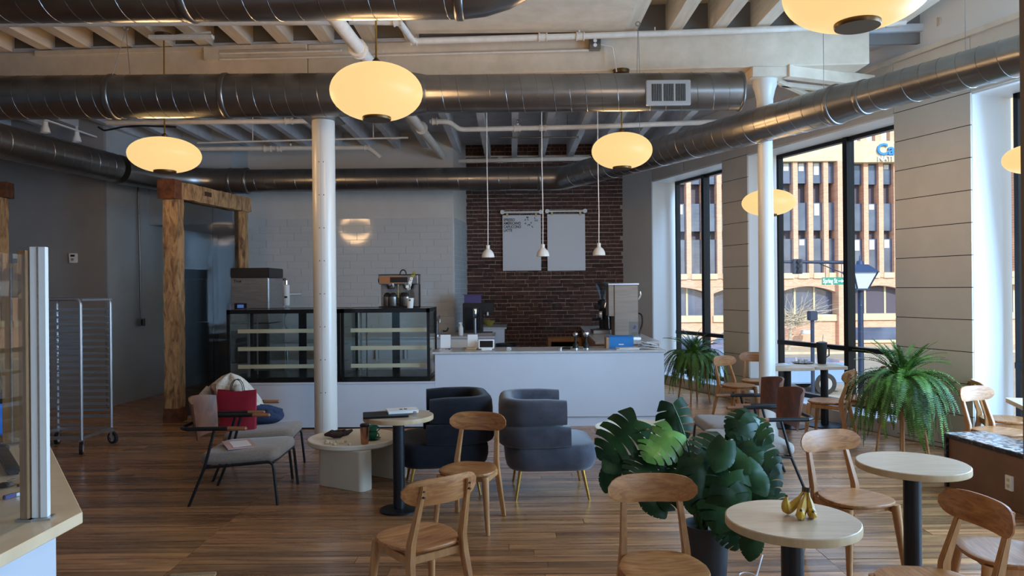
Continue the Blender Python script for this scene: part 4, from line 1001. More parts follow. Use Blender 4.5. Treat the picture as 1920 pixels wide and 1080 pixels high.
def make_chair(label):
    t = thing('oak_chair', label, 'chair', (0, 0, 0), 0, 'oak dining chairs')
    out = []
    for i in range(36):
        a = 2 * PI * i / 36; ct, st = cos(a), sin(a); e = .62
        x = .205 * math.copysign(abs(ct) ** e, ct); y = .205 * math.copysign(abs(st) ** e, st)
        x *= 1.0 if y > 0 else 1.0 + .22 * y / .205
        if y > 0: y = y * (1 - .12 * (x / .205) ** 2)
        out.append((x, y))
    m = MB(); n = len(out); vs = []
    for sc1, z in ((.90, .385), (.985, .394), (1.0, .403), (.985, .411), (.955, .413), (.75, .409), (.45, .405), (.0, .404)):
        vs += [(x * sc1, y * sc1, z) for x, y in out] if sc1 else [(0, 0, z)]
    fs = [tuple(range(n - 1, -1, -1))]
    for k in range(6): fs += [(k * n + i, k * n + (i + 1) % n, (k + 1) * n + (i + 1) % n, (k + 1) * n + i) for i in range(n)]
    fs += [(6 * n + i, 6 * n + (i + 1) % n, 7 * n) for i in range(n)]
    m.add(vs, fs).build('seat', 'oak', t, smooth=50)
    bk = board_curve(.44, .135, .705, -.262, .055, .02, tilt=.12).build('backrest', 'oak', t, smooth=50)
    for sx in (-1, 1):
        MB().tube([(sx * .195, .19, 0), (sx * .165, .15, .388)], [.0155, .028], 8).build('leg', 'oak_leg', t, smooth=50)
        m = MB(); pts = [(sx * .185, -.245, 0), (sx * .158, -.168, .36), (sx * .152, -.168, .44), (sx * .132, -.262, .745)]; wd = [(.028, .026), (.036, .050), (.034, .046), (.026, .020)]
        vs = []
        for (p, (a_, b_)) in zip(pts, wd): vs += [(p[0] - a_ / 2, p[1] - b_ / 2 - .012, p[2]), (p[0] + a_ / 2, p[1] - b_ / 2 - .012, p[2]), (p[0] + a_ / 2, p[1] + b_ / 2 - .012, p[2]), (p[0] - a_ / 2, p[1] + b_ / 2 - .012, p[2])]
        fs = [(3, 2, 1, 0), (12, 13, 14, 15)] + [(k * 4 + i, k * 4 + (i + 1) % 4, k * 4 + 4 + (i + 1) % 4, k * 4 + 4 + i) for k in range(3) for i in range(4)]
        lg = m.add(vs, fs).build('leg', 'oak_leg', t, bevel=.004, smooth=40)
        for zz in (.69, .72): MB().cyl((sx * .1345, -.27, zz), (sx * .1335, -.2835, zz), .0055, 8).build('dowel', 'dowel', lg)
        MB().beam((sx * .162, .14, .362), (sx * .157, -.17, .355), .022, .044).build('side_rail', 'oak_leg', t, bevel=.003, seg=1, smooth=0)
    MB().beam((-.16, -.165, .355), (.16, -.165, .355), .02, .04).build('rear_rail', 'oak_leg', t, bevel=.003, seg=1, smooth=0)
    MB().beam((-.16, .12, .365), (.16, .12, .365), .02, .035).build('front_rail', 'oak_leg', t, bevel=.003, seg=1, smooth=0)
    return t
rad = math.radians
spots = [  # x, y, facing angle (0 = away from the photographer, counter clockwise), label
    (-.32, 5.33, 165, 'oak chair in front of the dark armchairs, between them and the lower oak chair'),
    (-.50, 3.88, 38, 'oak chair seen from behind, wavy grain across the back, nearest the left round table'),
    (.685, 3.42, 181, 'oak chair facing the camera in front of the monstera pot'),
    (2.08, 4.52, 195, 'oak chair with bright backrest between the two foreground round tables'),
    (1.80, 3.20, 97, 'oak chair pulled up to the round table with bananas, its back cut low at right'),
    (2.38, 3.58, 80, 'oak chair seat beyond the banana table chair, back hidden by the wood edge'),
    (4.29, 6.52, 202, 'oak chair behind the granite topped low wall, right of the large fern'),
    (4.72, 7.1, 250, 'oak chair at the far right window, partly cut by the wood edge'),
    (2.95, 9.72, 213, 'oak chair against the narrow boarded pier beside the small fern'),
    (3.36, 10.2, 165, 'oak chair mostly hidden behind the slim iron column'),
    (3.54, 8.32, 52, 'oak chair turned to the square window tables, seen from behind'),
    (4.0, 8.52, 66, 'oak chair against the window beyond the one turned to the square tables'),
]
ch0 = make_chair(spots[0][3])
for i, (x, y, a, lb) in enumerate(spots):
    if i == 0: continue
    dup(ch0, (x, y, 0), rad(a), lb)
ch0.matrix_basis = Matrix.Translation((spots[0][0], spots[0][1], 0)) @ Matrix.Rotation(rad(spots[0][2]), 4, 'Z')

# ================================================================== TABLES
def round_table(px, py, D, dia, label, base=.30, h=.735):
    p = at(px, py, D); t = thing('round_table', label, 'table', (p.x, D, 0), 0, 'small round cafe tables')
    r = dia / 2
    top = MB().lathe([(r - .004, h - .036), (r, h - .032), (r, h - .004), (r - .004, h), (0, h)], n=56).build('tabletop', 'table_laminate', t, smooth=30)
    MB().lathe([(r + .0008, h - .034), (r + .0012, h - .030), (r + .0012, h - .005), (r + .0008, h - .003)], n=56).build('edge_band', 'table_edge', top, smooth=30)
    MB().cyl((0, 0, .012), (0, 0, h - .036), .045, 28).build('column', 'black_metal', t)
    MB().lathe([(base / 2, 0), (base / 2, .010), (base / 2 - .004, .014), (.05, .02)], n=40).build('base_plate', 'black_metal', t, smooth=30)
    return p.x, D
t1x, t1y = round_table(747, 776, 5.70, .535, 'small round table holding the closed laptop, next to the cream coffee table')
t3x, t3y = round_table(1485, 973, 3.08, .535, 'small round table with the bunch of bananas in the foreground')
t4x, t4y = round_table(1710, 870, 4.02, .56, 'empty small round table behind the banana table, by the low wall', base=.34)
def sq_table(x, y, w_, label, h=.735, rz=-.33):
    t = thing('square_table', label, 'table', (x, y, 0), rz)
    MB().prism(rrect(-w_ / 2, w_ / 2, -w_ / 2, w_ / 2, .05), h - .036, h).build('tabletop', 'table_laminate', t, bevel=.002, seg=1, smooth=30)
    MB().cyl((0, 0, .012), (0, 0, h - .036), .045, 24).build('column', 'black_metal', t)
    MB().lathe([(.22, 0), (.22, .010), (.05, .02)], n=36).build('base_plate', 'black_metal', t, smooth=30)
sq_table(3.32, 8.95, .50, 'square window table behind the slim iron column, left of the pair', rz=0)
sq_table(3.79, 9.0, .42, 'square window table with the dark tumbler, right of the pair', rz=0)
sq_table(4.36, 5.95, .56, 'square table at the far right window, mostly hidden', rz=-.33)
# cream coffee tables
def coffee_table(x, y, r, label, s1, s2, h=.385):
    t = thing('coffee_table', label, 'coffee table', (x, y, 0))
    top = MB().lathe([(r - .02, h - .05), (r, h - .035), (r, h - .006), (r - .006, h), (r - .03, h - .002), (r - .045, h - .012), (0, h - .012)], n=56).build('tray_top', 'cream_lacquer', t, smooth=35)
    for (xa, ya, xb, yb, th_) in (s1, s2):
        a_, b_ = Vector((xa - x, ya - y, 0)), Vector((xb - x, yb - y, 0)); d = (b_ - a_); L = d.length; an = math.atan2(d.y, d.x)
        poly = rrect(-L / 2, L / 2, 0, th_, .05, 6); c = (a_ + b_) / 2
        M = Matrix.Translation(c) @ Matrix.Rotation(an, 4, 'Z')
        MB().prism([tuple((M @ Vector((p[0], p[1], 0))).xy) for p in poly], 0, h - .045).build('slab_leg', 'cream_lacquer', t, bevel=.004, seg=1, smooth=40)
    return t
coffee_table(-1.43, 6.62, .40, 'round cream coffee table with a slab base beside the left lounge chairs', (-1.72, 6.46, -1.27, 6.19, .15), (-1.46, 6.86, -1.02, 6.60, .14))
coffee_table(1.17, 7.0, .40, 'round cream coffee table half hidden behind the monstera', (.86, 6.86, 1.30, 6.66, .15), (1.10, 7.26, 1.48, 7.06, .14))

# ================================================================== LOUNGE CHAIRS (black tube frame, +y is forward)
def lounge(x, y, rz, label, shell, first=None):
    if first is not None: return dup(first, (x, y, 0), rz, label)
    t = thing('lounge_chair', label, 'armchair', (x, y, 0), rz, 'lounge chairs')
    for sx in (-1, 1):
        X = sx * .315
        side = MB().tube(bend([(X, .335, 0), (X, .30, .345), (X, -.235, .305)], .05, 5), .0115, 10).build('front_leg', 'black_metal', t)
        MB().tube([(X, -.36, 0), (X, -.235, .305), (X, -.155, .60)], .0115, 10).build('rear_leg', 'black_metal', t)
        am = MB().tube([(X, -.37, .612), (X, -.05, .612)], .017, 10, sq=1.0).build('arm', 'black_metal', t)
        MB().tube([(X, -.05, .612), (X, .09, .61), (X, .10, .61)], [.017, .0165, .008], 10).build('wood_arm_cap', 'walnut_light', am)
    for yy, zz in ((.30, .335), (-.235, .30)): MB().cyl((-.315, yy, zz), (.315, yy, zz), .0105, 10).build('cross_bar', 'black_metal', t)
    MB().tube(bend([(-.315, -.37, .612), (-.26, -.44, .612), (.26, -.44, .612), (.315, -.37, .612)], .1), .015, 10).build('back_rail', 'black_metal', t)
    # cushion
    def cush(u, v):
        a = 2 * PI * v; ct, st = cos(a), sin(a)
        return None
    m = MB(); ol = rrect(-.30, .30, -.29, .33, .07, 6); n = len(ol); vs = []
    lv = [(.90, .0), (.985, .015), (1.0, .04), (.995, .065), (.96, .085), (.88, .096), (.5, .104), (0, .106)]
    for sc1, z in lv: vs += [(px * sc1, (py - .02) * sc1 + .02, z + .315 + .045 * ((py - .02) * sc1 + .29)) for px, py in ol] if sc1 else [(0, .02, z + .315 + .014)]
    fs = [tuple(range(n - 1, -1, -1))]
    for k in range(6): fs += [(k * n + i, k * n + (i + 1) % n, (k + 1) * n + (i + 1) % n, (k + 1) * n + i) for i in range(n)]
    fs += [(6 * n + i, 6 * n + (i + 1) % n, 7 * n) for i in range(n)]
    m.add(vs, fs).build('seat_cushion', 'seat_grey', t, smooth=60)
    # walnut shell
    m = MB(); fr = []
    nu, nv = 14, 8
    def sh(u, v, off):
        s_ = -1 + 2 * u; wv = .27 - .05 * (1 - v) ** 1.5 - .02 * v; z = .50 + .33 * v - .03 * v * s_ * s_
        yb = -.375 - .075 * v + .10 * s_ * s_ * (.5 + .5 * v)
        return (wv * s_, yb + off, z)
    F1 = [sh(i / nu, j / nv, .008) for i in range(nu + 1) for j in range(nv + 1)]; B1 = [sh(i / nu, j / nv, -.008) for i in range(nu + 1) for j in range(nv + 1)]
    N_ = len(F1); n1 = nv + 1; f = []
    for i in range(nu):
        for j in range(nv):
            a = i * n1 + j; q = (a, a + n1, a + n1 + 1, a + 1); f += [q, tuple(N_ + c for c in reversed(q))]
    for i in range(nu):
        for j in (0, nv): a = i * n1 + j; f.append((a, a + n1, N_ + a + n1, N_ + a))
    for i in (0, nu):
        for j in range(nv): a = i * n1 + j; f.append((a, a + 1, N_ + a + 1, N_ + a))
    m.add(F1 + B1, f).build('back_shell', shell, t, bevel=0, smooth=45)
    return t
lc1 = lounge(-2.22, 6.17, rad(-88), 'lounge chair with a magazine on its seat, nearest of the left pair', 'walnut')
lc2 = lounge(-2.36, 6.95, rad(-84), 'lounge chair holding the red tote and woolly coat', 'walnut', lc1)
lc3 = lounge(2.02, 6.33, rad(91), 'lounge chair partly behind the monstera, nearer of the right pair', 'walnut', lc1)
lc4 = lounge(2.12, 7.08, rad(90), 'lounge chair before the iron column, farther of the right pair', 'walnut', lc1)

# ================================================================== VELVET ARMCHAIRS (open side is +x)
def tub(x, y, rz, label, m_, flip=1):
    t = thing('velvet_armchair', label, 'armchair', (x, y, 0), rz)
    def ring(ol, lv):
        n = len(ol); vs = []; cx = sum(p[0] for p in ol) / n; cy = sum(p[1] for p in ol) / n
        for sc1, z in lv: vs += [((p[0] - cx) * sc1 + cx, (p[1] - cy) * sc1 + cy, z) for p in ol]
        fs = [tuple(range(n - 1, -1, -1)), tuple(range((len(lv) - 1) * n, len(lv) * n))]
        for k in range(len(lv) - 1): fs += [(k * n + i, k * n + (i + 1) % n, (k + 1) * n + (i + 1) % n, (k + 1) * n + i) for i in range(n)]
        return MB().add(vs, fs)
    ol = rrect(-.34, .40, -.38, .38, .17, 8)
    ring(ol, [(.80, .235), (.90, .245), (.965, .275), (1.0, .33), (1.0, .38), (.985, .415), (.95, .44), (.88, .45)]).build('seat_base', m_, t, smooth=60)
    # two stacked wrap rolls: U path from the near open end round the back to the far open end
    def roll(z0, z1, th, k, nm, x_end, lean):
        path = [(x_end, -.335)] + arc((-.16, -.165), .17, -PI / 2, -PI, 8)[0:] + arc((-.16, .165), .17, PI, PI / 2, 8) + [(x_end, .335)]
        path = [path[0], ((path[0][0] + path[1][0]) / 2, -.335)] + path[1:-1] + [((path[-1][0] + path[-2][0]) / 2, .335), path[-1]]
        # outline pushes outward a little with k
        nP = len(path); prof = []
        np_ = 16
        for i in range(np_):
            a = 2 * PI * i / np_; ct, st = cos(a), sin(a)
            prof.append((th / 2 * math.copysign(abs(ct) ** .6, ct), (z0 + z1) / 2 + (z1 - z0) / 2 * math.copysign(abs(st) ** .55, st)))
        vs = []
        for i, (px, py) in enumerate(path):
            p0, p1 = path[max(i - 1, 0)], path[min(i + 1, nP - 1)]
            d = Vector((p1[0] - p0[0], p1[1] - p0[1], 0)).normalized(); nx, ny = d.y, -d.x
            endsc = .9 if i in (0, nP - 1) else 1.0
            for o, z in prof:
                oo = (o * endsc) - k - lean * (z - z0)
                zz = (z - (z0 + z1) / 2) * endsc + (z0 + z1) / 2
                vs.append((px - nx * oo, py - ny * oo, zz))
        fs = [(i * np_ + j, i * np_ + (j + 1) % np_, (i + 1) * np_ + (j + 1) % np_, (i + 1) * np_ + j) for i in range(nP - 1) for j in range(np_)]
        fs += [tuple(range(np_ - 1, -1, -1)), tuple(range((nP - 1) * np_, nP * np_))]
        return MB().add(vs, fs).build(nm, m_, t, smooth=60)
    roll(.43, .605, .135, .0, 'back_roll', .18, 0)
    roll(.60, .815, .13, .004, 'back_roll', .15, .05)
    for sx, sy in ((-.22, -.27), (.28, -.27), (-.22, .27), (.28, .27)):
        MB().tube([(sx * 1.18, sy * 1.12, 0), (sx, sy, .245)], [.009, .015], 10).build('leg', 'brass', t)
    return t
tub(.265, 6.22, rad(2), 'grey velvet tub armchair opening to the right, brass legs', 'velvet_grey')
tub(-.58, 6.36, rad(189), 'darker navy velvet tub armchair opening to the left, behind the oak chair', 'velvet_dark')

# ================================================================== THINGS ON THE TABLES AND SEATS
p = on(720, 777, .735)
t = thing('laptop', 'thin dark closed laptop overhanging the edge of the round table', 'laptop', (-.975, 5.66, .7352), rad(12))
MB().prism(rrect(-.17, .17, -.12, .12, .012), 0, .009).build('base', 'lcd_dark', t, bevel=.002, seg=1, smooth=30)
MB().prism(rrect(-.17, .17, -.12, .12, .012), .010, .016).build('lid', 'black_metal', t, bevel=.002, seg=1, smooth=30)
t = thing('notebook', 'white notebook with a dark cover mark on the closed laptop', 'notebook', (-.86, 5.74, .7515), rad(16))
MB().box(-.115, .115, -.08, .08, 0, .016).build('pages', 'paper', t, smooth=0)
MB().box(-.118, .118, -.082, .082, .016, .02).build('cover', 'paper', t, smooth=0)
for dx in (-.01, .025): MB().box(dx - .012, dx + .012, -.02, .02, .02, .0206).build('cover_mark', 'ink', t, smooth=0)
t = thing('small_jar', 'tiny glass jar beside the notebook', 'jar', (-.745, 5.60, .7352))
MB().lathe([(.014, 0), (.014, .03), (.012, .032)], n=14).build('body', 'clear_acrylic', t); MB().cyl((0, 0, .032), (0, 0, .04), .013, 12).build('lid', 'chrome', t)
zt = .375
q = on(684, 832, zt)
t = thing('tumbler', 'copper coloured steel tumbler with a black lid on the coffee table', 'tumbler', (q.x, q.y, zt - .002))
MB().lathe([(.03, 0), (.033, .01), (.039, .15), (.036, .152)], n=26).build('body', 'copper_steel', t); MB().lathe([(.04, .15), (.041, .165), (.034, .175), (0, .176)], n=26).build('lid', 'black_plastic', t)
q = on(699, 824, zt)
t = thing('saucer', 'green rimmed saucer under the two stacked cups', 'saucer', (q.x, q.y, zt - .0015))
MB().lathe([(.03, 0), (.07, .014), (.072, .016), (.03, .006), (0, .005)], n=30).build('dish', 'green_cup', t)
for k, lb in enumerate(('dark green coffee cup standing on the saucer', 'dark green coffee cup stacked on the other cup')):
    c = thing('coffee_cup', lb, 'cup', (q.x, q.y, zt + .006 + .055 * k), rad(-20 + 15 * k))
    MB().lathe([(.022, 0), (.036, .02), (.043, .05), (.045, .064), (.041, .064), (.033, .02), (0, .012)], n=28).build('body', 'green_cup', c)
    MB().tube([(.042 + .02 * sin(a), 0, .036 + .018 * cos(a)) for a in [PI * i / 8 for i in range(9)]], .005, 8).build('handle', 'green_cup', c)
rr = random.Random(9)
for k, (px, py, lb) in enumerate(((628, 822, 'dark gnarled driftwood piece at the left on the coffee table'), (643, 817, 'larger dark driftwood piece beside the first on the coffee table'))):
    q = on(px, py, zt); t = thing('driftwood', lb, 'driftwood', (q.x, q.y, zt + .006), rad(30 * k))
    pts = [(-.09 + .045 * i, rr.uniform(-.02, .02), .025 + rr.uniform(-.008, .016)) for i in range(5)]
    MB().tube(pts, [.012, .026, .03, .024, .01], 9).build('trunk', 'driftwood', t, smooth=60)
    for i in range(5):
        b = Vector(pts[rr.randint(1, 3)]); MB().tube([b, b + Vector((rr.uniform(-.06, .06), rr.uniform(-.05, .05), rr.uniform(.0, .035)))], [.014, .006], 7).build('branch', 'driftwood', t, smooth=60)
for i, (px, py) in enumerate(((612, 828), (620, 831), (632, 829), (640, 832), (627, 834), (648, 829), (612, 832), (655, 834))):
    q = on(px, py, zt); t = thing('pebble', 'small pale pebble scattered before the driftwood on the coffee table', 'pebble', (q.x, q.y, zt - .004 + .010), 0, 'pebbles on the coffee table')
    MB().ball((0, 0, 0), (rr.uniform(.013, .022), rr.uniform(.012, .018), .012), 10, 7).build('stone', 'pebble', t, smooth=80)
# bananas
for k, (mid, tip, lb) in enumerate((((-.075, -.005, -.045), (-.062, -.03, .085), 'leftmost banana of the bunch, its tip curving up'), ((-.03, -.07, -.03), (-.035, -.115, .05), 'middle banana of the bunch, lying toward the camera'), ((.035, -.05, -.03), (.022, -.095, .038), 'rightmost banana of the bunch'))):
    t = thing('banana', lb, 'banana', (1.205, 3.13, .7352), 0, 'bunch of bananas')
    st = Vector((.028 + .008 * k, .02 - .006 * k, .088)); mid, tip = Vector(mid), Vector(tip); pts, rs = [], []
    for i in range(15):
        u = i / 14; p = st * (1 - u) ** 2 + mid * 2 * u * (1 - u) + tip * u * u
        r_ = .0065 if i < 2 else .0125 if i == 2 else .0195 if 4 <= i <= 11 else .0165 if i in (3, 12) else .010 if i == 13 else .005
        p.z = max(p.z, r_ + .0005); pts.append(p); rs.append(r_)
    MB().tube(pts, rs, 7).build('fruit', 'banana', t, smooth=40)
    MB().tube([pts[0], Vector(pts[0]) + Vector((.004, .006, .018))], [.007, .008], 7).build('stalk', 'banana_tip', t)
    MB().ball(pts[-1], .006, 8, 5).build('tip', 'banana_tip', t)
# window table things
q = on(1541, 682, .735)
t = thing('iced_tumbler', 'large dark tumbler with a straw on the square window table', 'tumbler', (q.x, q.y, .735))
MB().lathe([(.045, 0), (.05, .01), (.062, .25), (.058, .25)], n=24).build('body', 'black_plastic', t); MB().lathe([(.064, .25), (.064, .265), (.03, .275), (0, .275)], n=24).build('lid', 'pot_black', t)
MB().cyl((.01, 0, .26), (.02, 0, .36), .005, 8).build('straw', 'paper', t); MB().tube([(.06, 0, .20), (.09, 0, .19), (.09, 0, .10), (.055, 0, .08)], .008, 8).build('handle', 'black_plastic', t)
q = on(1508, 681, .735)
t = thing('serving_tray', 'dark oval tray on the square window table', 'tray', (q.x - .02, q.y, .735))
MB().lathe([(.12, 0), (.135, .012), (.128, .012), (.115, .005), (0, .005)], n=28).build('dish', 'granite_edge', t)
for k, lb in ((-1, 'small white cup at the left on the dark tray'), (1, 'small white cup at the right on the dark tray')):
    c = thing('espresso_cup', lb, 'cup', (q.x - .02 + .035 * k, q.y, .7405)); MB().lathe([(.016, 0), (.026, .045), (.023, .045), (.012, .008), (0, .008)], n=20).build('body', 'white_gloss', c)
    MB().tube([(.024 + .012 * sin(a), 0, .025 + .012 * cos(a)) for a in [PI * i / 6 for i in range(7)]], .003, 6).build('handle', 'white_gloss', c)
q = on(1462, 683, .735)
t = thing('paper_sheet', 'white paper lying on the left square window table', 'paper', (q.x, q.y, .7352), .2); MB().box(-.12, .12, -.09, .09, 0, .002).build('sheet', 'paper', t, smooth=0)
MB().box(-.09, .05, -.05, .06, .002, .0035).build('second_sheet', 'magazine', t, smooth=0)
# tote, coat, jeans, magazine
t = thing('tote_bag', 'crimson red tote bag leaning on the lounge chair back', 'bag', (-2.57, 6.83, .415), rad(-7))
m = MB(); nx_, nz_ = 8, 8
def tb(u, v, s_): return ((-.20 + .40 * u) * (1 - .06 * v), s_ * (.052 - .032 * v) * (1 - (2 * u - 1) ** 4 * .6) + .05 * v,   .37 * v - .014 * v * sin(PI * u))
for s_ in (-1, 1): m.grid(lambda u, v, s_=s_: tb(u, v, s_), nx_, nz_)
for u in (0, 1): m.grid(lambda a_, v, u=u: tuple(Vector(tb(u, v, -1)) * (1 - a_) + Vector(tb(u, v, 1)) * a_), 1, nz_)
m.grid(lambda u, a_: tuple(Vector(tb(u, 0, -1)) * (1 - a_) + Vector(tb(u, 0, 1)) * a_), nx_, 1)
m.build('bag_body', 'red_bag', t, smooth=60)
for s_ in (-1, 1):
    MB().tube([( -.065 + .13 * (.5 - .5 * cos(PI * i / 8)), .05 + .014 * s_, .345 + .12 * sin(PI * i / 8)) for i in range(9)], .004, 6).build('strap', 'black_plastic', t)
    for xx in (-.065, .065): MB().cyl((xx, .05 + .014 * s_ - .012, .312), (xx, .05 + .014 * s_ + .012, .312), .007, 8).build('eyelet', 'brass', t)
t = thing('woolly_coat', 'cream woolly coat bundled over the lounge chair behind the red tote', 'coat', (-2.70, 7.08, .40), rad(6))
def coat(u, v):
    a = 2 * PI * u; rr_ = 1 + .10 * sin(3 * a + 5 * v) + .06 * sin(7 * a - 3 * v); b = sin(PI * (v * .93 + .07)) ** .6
    return (.29 * b * rr_ * cos(a) * (1.1 - .3 * v), .17 * b * rr_ * sin(a), .50 * v + .02 * sin(5 * a))
m = MB(); m.grid(coat, 28, 16); m.build('coat_body', 'wool', t, smooth=80)
MB().tube([(-.15, -.08, .36), (-.22, -.13, .28), (-.25, -.12, .20), (-.22, -.1, .14)], [.07, .065, .055, .035], 12).build('sleeve', 'wool', t, smooth=80)
MB().tube([(.10, -.15, .40), (.19, -.17, .28), (.21, -.17, .14), (.20, -.15, .0)], [.055, .06, .055, .04], 12).build('sleeve', 'wool', t, smooth=80)
t = thing('folded_jeans', 'dark blue denim garment beside the red tote', 'clothing', (-2.34, 7.06, .43), rad(25))
def den(u, v):
    a = 2 * PI * u; b = sin(PI * min(max(v, .02), .98)) ** .5
    return (.15 * b * cos(a) * (1 + .08 * sin(4 * a)), .12 * b * sin(a), .13 * v * (1 + .2 * sin(3 * a)))
m = MB(); m.grid(den, 22, 10); m.build('cloth_body', 'denim', t, smooth=80)
MB().tube([(.13, .05, .10), (.0, .0, .135), (-.13, .03, .17)], [.03, .05, .03], 10).build('cloth_fold', 'denim', t, smooth=80)
t = thing('magazine', 'pinkish magazine lying on the nearest left lounge chair seat', 'magazine', (-2.26, 6.09, .437), rad(30))
MB().obox((0, 0, .003), (.22, .31, .005), rx=.03).build('cover', 'magazine', t, smooth=0)
MB().obox((.01, 0, .007), (.14, .20, .002), rx=.03).build('cover_picture', 'reveal_paint', t, smooth=0)
# ================================================================== FERNS
fr_rng = random.Random(21)
def frond_mesh(L, a0, droop, wmax, n, seed):
    r = random.Random(seed); m = MB()
    pts = []; x = z = 0.0; a = a0
    for i in range(n + 1):
        pts.append((x, z)); x += L / n * cos(a); z += L / n * sin(a); a = -1.5 + (a0 + 1.5) * math.exp(-droop * (i + 1) / n)
    m.tube([(p[0], 0, p[1]) for p in pts[::3] + [pts[-1]]], [.003] * len(pts[::3]) + [.001], 4, caps=False)
    for i in range(2, n + 1):
        u = i / n; wd = wmax * (sin(PI * min(1, u * .80 + .20)) ** .6) * r.uniform(.88, 1.08)
        px, pz = pts[i]; qx, qz = pts[i - 1]; tx, tz = (px - qx), (pz - qz); tl = math.hypot(tx, tz); tx, tz = tx / tl, tz / tl
        for s_ in (-1, 1):
            h = L / n * .40; lift = r.uniform(-.10, .22) * wd; sk = .22 * wd; nx, nz = -tz, tx
            b0, b1 = Vector((px - tx * h, 0, pz - tz * h)), Vector((px + tx * h, 0, pz + tz * h))
            tip = Vector((px + tx * sk + nx * lift, s_ * wd, pz + tz * sk + nz * lift)); mid = Vector((px + tx * (h + sk * .5) + nx * lift * .3, s_ * wd * .6, pz + tz * (h + sk * .5) + nz * lift * .3))
            m.add([b0, b1, mid, tip], [(0, 1, 2, 3)])
    return m.mesh('frond', 'fern', smooth=0)
FR = {'top': [frond_mesh(.50, 1.52, .42, .038, 28, 1), frond_mesh(.58, 1.45, .75, .040, 30, 2)],
      'mid': [frond_mesh(.60, 1.35, 1.9, .040, 32, 3), frond_mesh(.66, 1.2, 2.6, .042, 34, 4)],
      'low': [frond_mesh(.70, 1.1, 4.2, .042, 36, 5), frond_mesh(.84, 1.0, 5.0, .040, 42, 6), frond_mesh(.62, .7, 6.0, .042, 32, 7)]}
def fern_plant(x, y, label, leg_h, sc1, n_f, seed):
    t = thing('potted_fern', label, 'plant', (x, y, 0)); r = random.Random(seed)
    MB().lathe([(.10, leg_h), (.15, leg_h + .02), (.17, leg_h + .22), (.16, leg_h + .22), (.14, leg_h + .18), (0, leg_h + .17)], n=28).build('planter', 'planter_grey', t)
    for k in range(4):
        a = PI / 4 + k * PI / 2 + .35
        MB().tube([(.235 * cos(a), .235 * sin(a), 0), (.15 * cos(a), .15 * sin(a), leg_h + .10)], [.011, .017], 8).build('leg', 'oak_leg', t)
    for k in range(n_f):
        az = 2 * PI * k / n_f * 3.236 + r.uniform(-.3, .3); u = k / n_f
        kind_ = 'top' if k % 5 == 0 else 'mid' if k % 5 in (1, 2) else 'low'
        me = r.choice(FR[kind_]); tilt = r.uniform(-.22, .18)
        s_ = sc1 * r.uniform(.78, 1.12)
        ro = r.uniform(.0, .06) if kind_ == 'top' else r.uniform(.03, .16)
        M = Matrix.Translation((ro * cos(az), ro * sin(az), leg_h + .19)) @ Matrix.Rotation(az, 4, 'Z') @ Matrix.Rotation(-tilt, 4, 'Y') @ Matrix.Rotation(r.uniform(-.3, .3), 4, 'X') @ Matrix.Scale(s_, 4)
        inst(me, 'frond', t, M)
    return t
fern_plant(2.68, 10.95, 'small lush fern in a stand with wooden legs by the first window', .48, .90, 190, 4)
fern_plant(3.90, 7.42, 'large lush fern in a stand with wooden legs before the wide boarded pier', .54, .96, 230, 8)

# ================================================================== MONSTERA
def monstera_leaf(Lf, Wf, nf, seed, split=True, bendk=.5, slit=.26):
    """leaf in XY, base at origin, tip along +x, curled down in z"""
    r = random.Random(seed); m = MB()
    def wprof(t): return Wf * (sin(PI * (t * .86 + .13)) ** .75) * (1.05 - .35 * t)
    def bendz(p):
        return Vector((p[0], p[1], -bendk * (p[0] / Lf) ** 2 * Lf * .35 - .9 * p[1] ** 2 / Wf * .35 + .03 * Lf * sin(9 * p[0] / Lf + 2 * abs(p[1]) / Wf)))
    back = lambda t: -.22 * Lf * (1 - t) ** 2.2
    for s_ in (-1, 1):
        for k in range(nf):
            tm = (k + .5) / nf; vs = []; S = 6
            for i in range(S + 1):
                v = i / S; shrink = (1 - slit * max(0, (v - .30) / .70) ** .5) if split and 0 < k < nf - 1 else 1.0
                if i == S: shrink *= .8
                for e in (-1, 1):
                    tt = min(max(tm + e * .5 / nf * shrink, 0), 1); w_ = wprof(tt)
                    vs.append(bendz((tt * Lf + back(tt) * v + .28 * w_ * v * v, s_ * w_ * v * (.95 if i == S else 1), 0)))
            m.add(vs, [(2 * i, 2 * i + 1, 2 * i + 3, 2 * i + 2) for i in range(S)])
    return m
ML = [monstera_leaf(.34, .18, 6, 1).mesh('leaf', 'monstera', smooth=70), monstera_leaf(.30, .165, 6, 2).mesh('leaf', 'monstera', smooth=70), monstera_leaf(.22, .10, 6, 3, split=False).mesh('leaf', 'monstera', smooth=70), monstera_leaf(.29, .165, 6, 4, bendk=.3).mesh('leaf', 'monstera_new', smooth=70), monstera_leaf(.33, .18, 7, 5, bendk=.9).mesh('leaf', 'monstera', smooth=70)]
mo = thing('monstera_plant', 'big split leaf monstera in a black nursery pot behind the foreground chair', 'plant', (1.12, 4.30, 0))
MB().lathe([(.10, 0), (.108, .01), (.126, .30), (.134, .30), (.134, .325), (.122, .325), (.118, .29), (0, .28)], n=36).build('pot', 'pot_black', mo)
MB().lathe([(.0, .295), (.06, .292), (.119, .285)], n=24).build('soil', 'soil', mo)
MB().obox((-.01, -.105, .345), (.018, .003, .06), ry=.1).build('plant_tag', 'paper', mo, smooth=0)
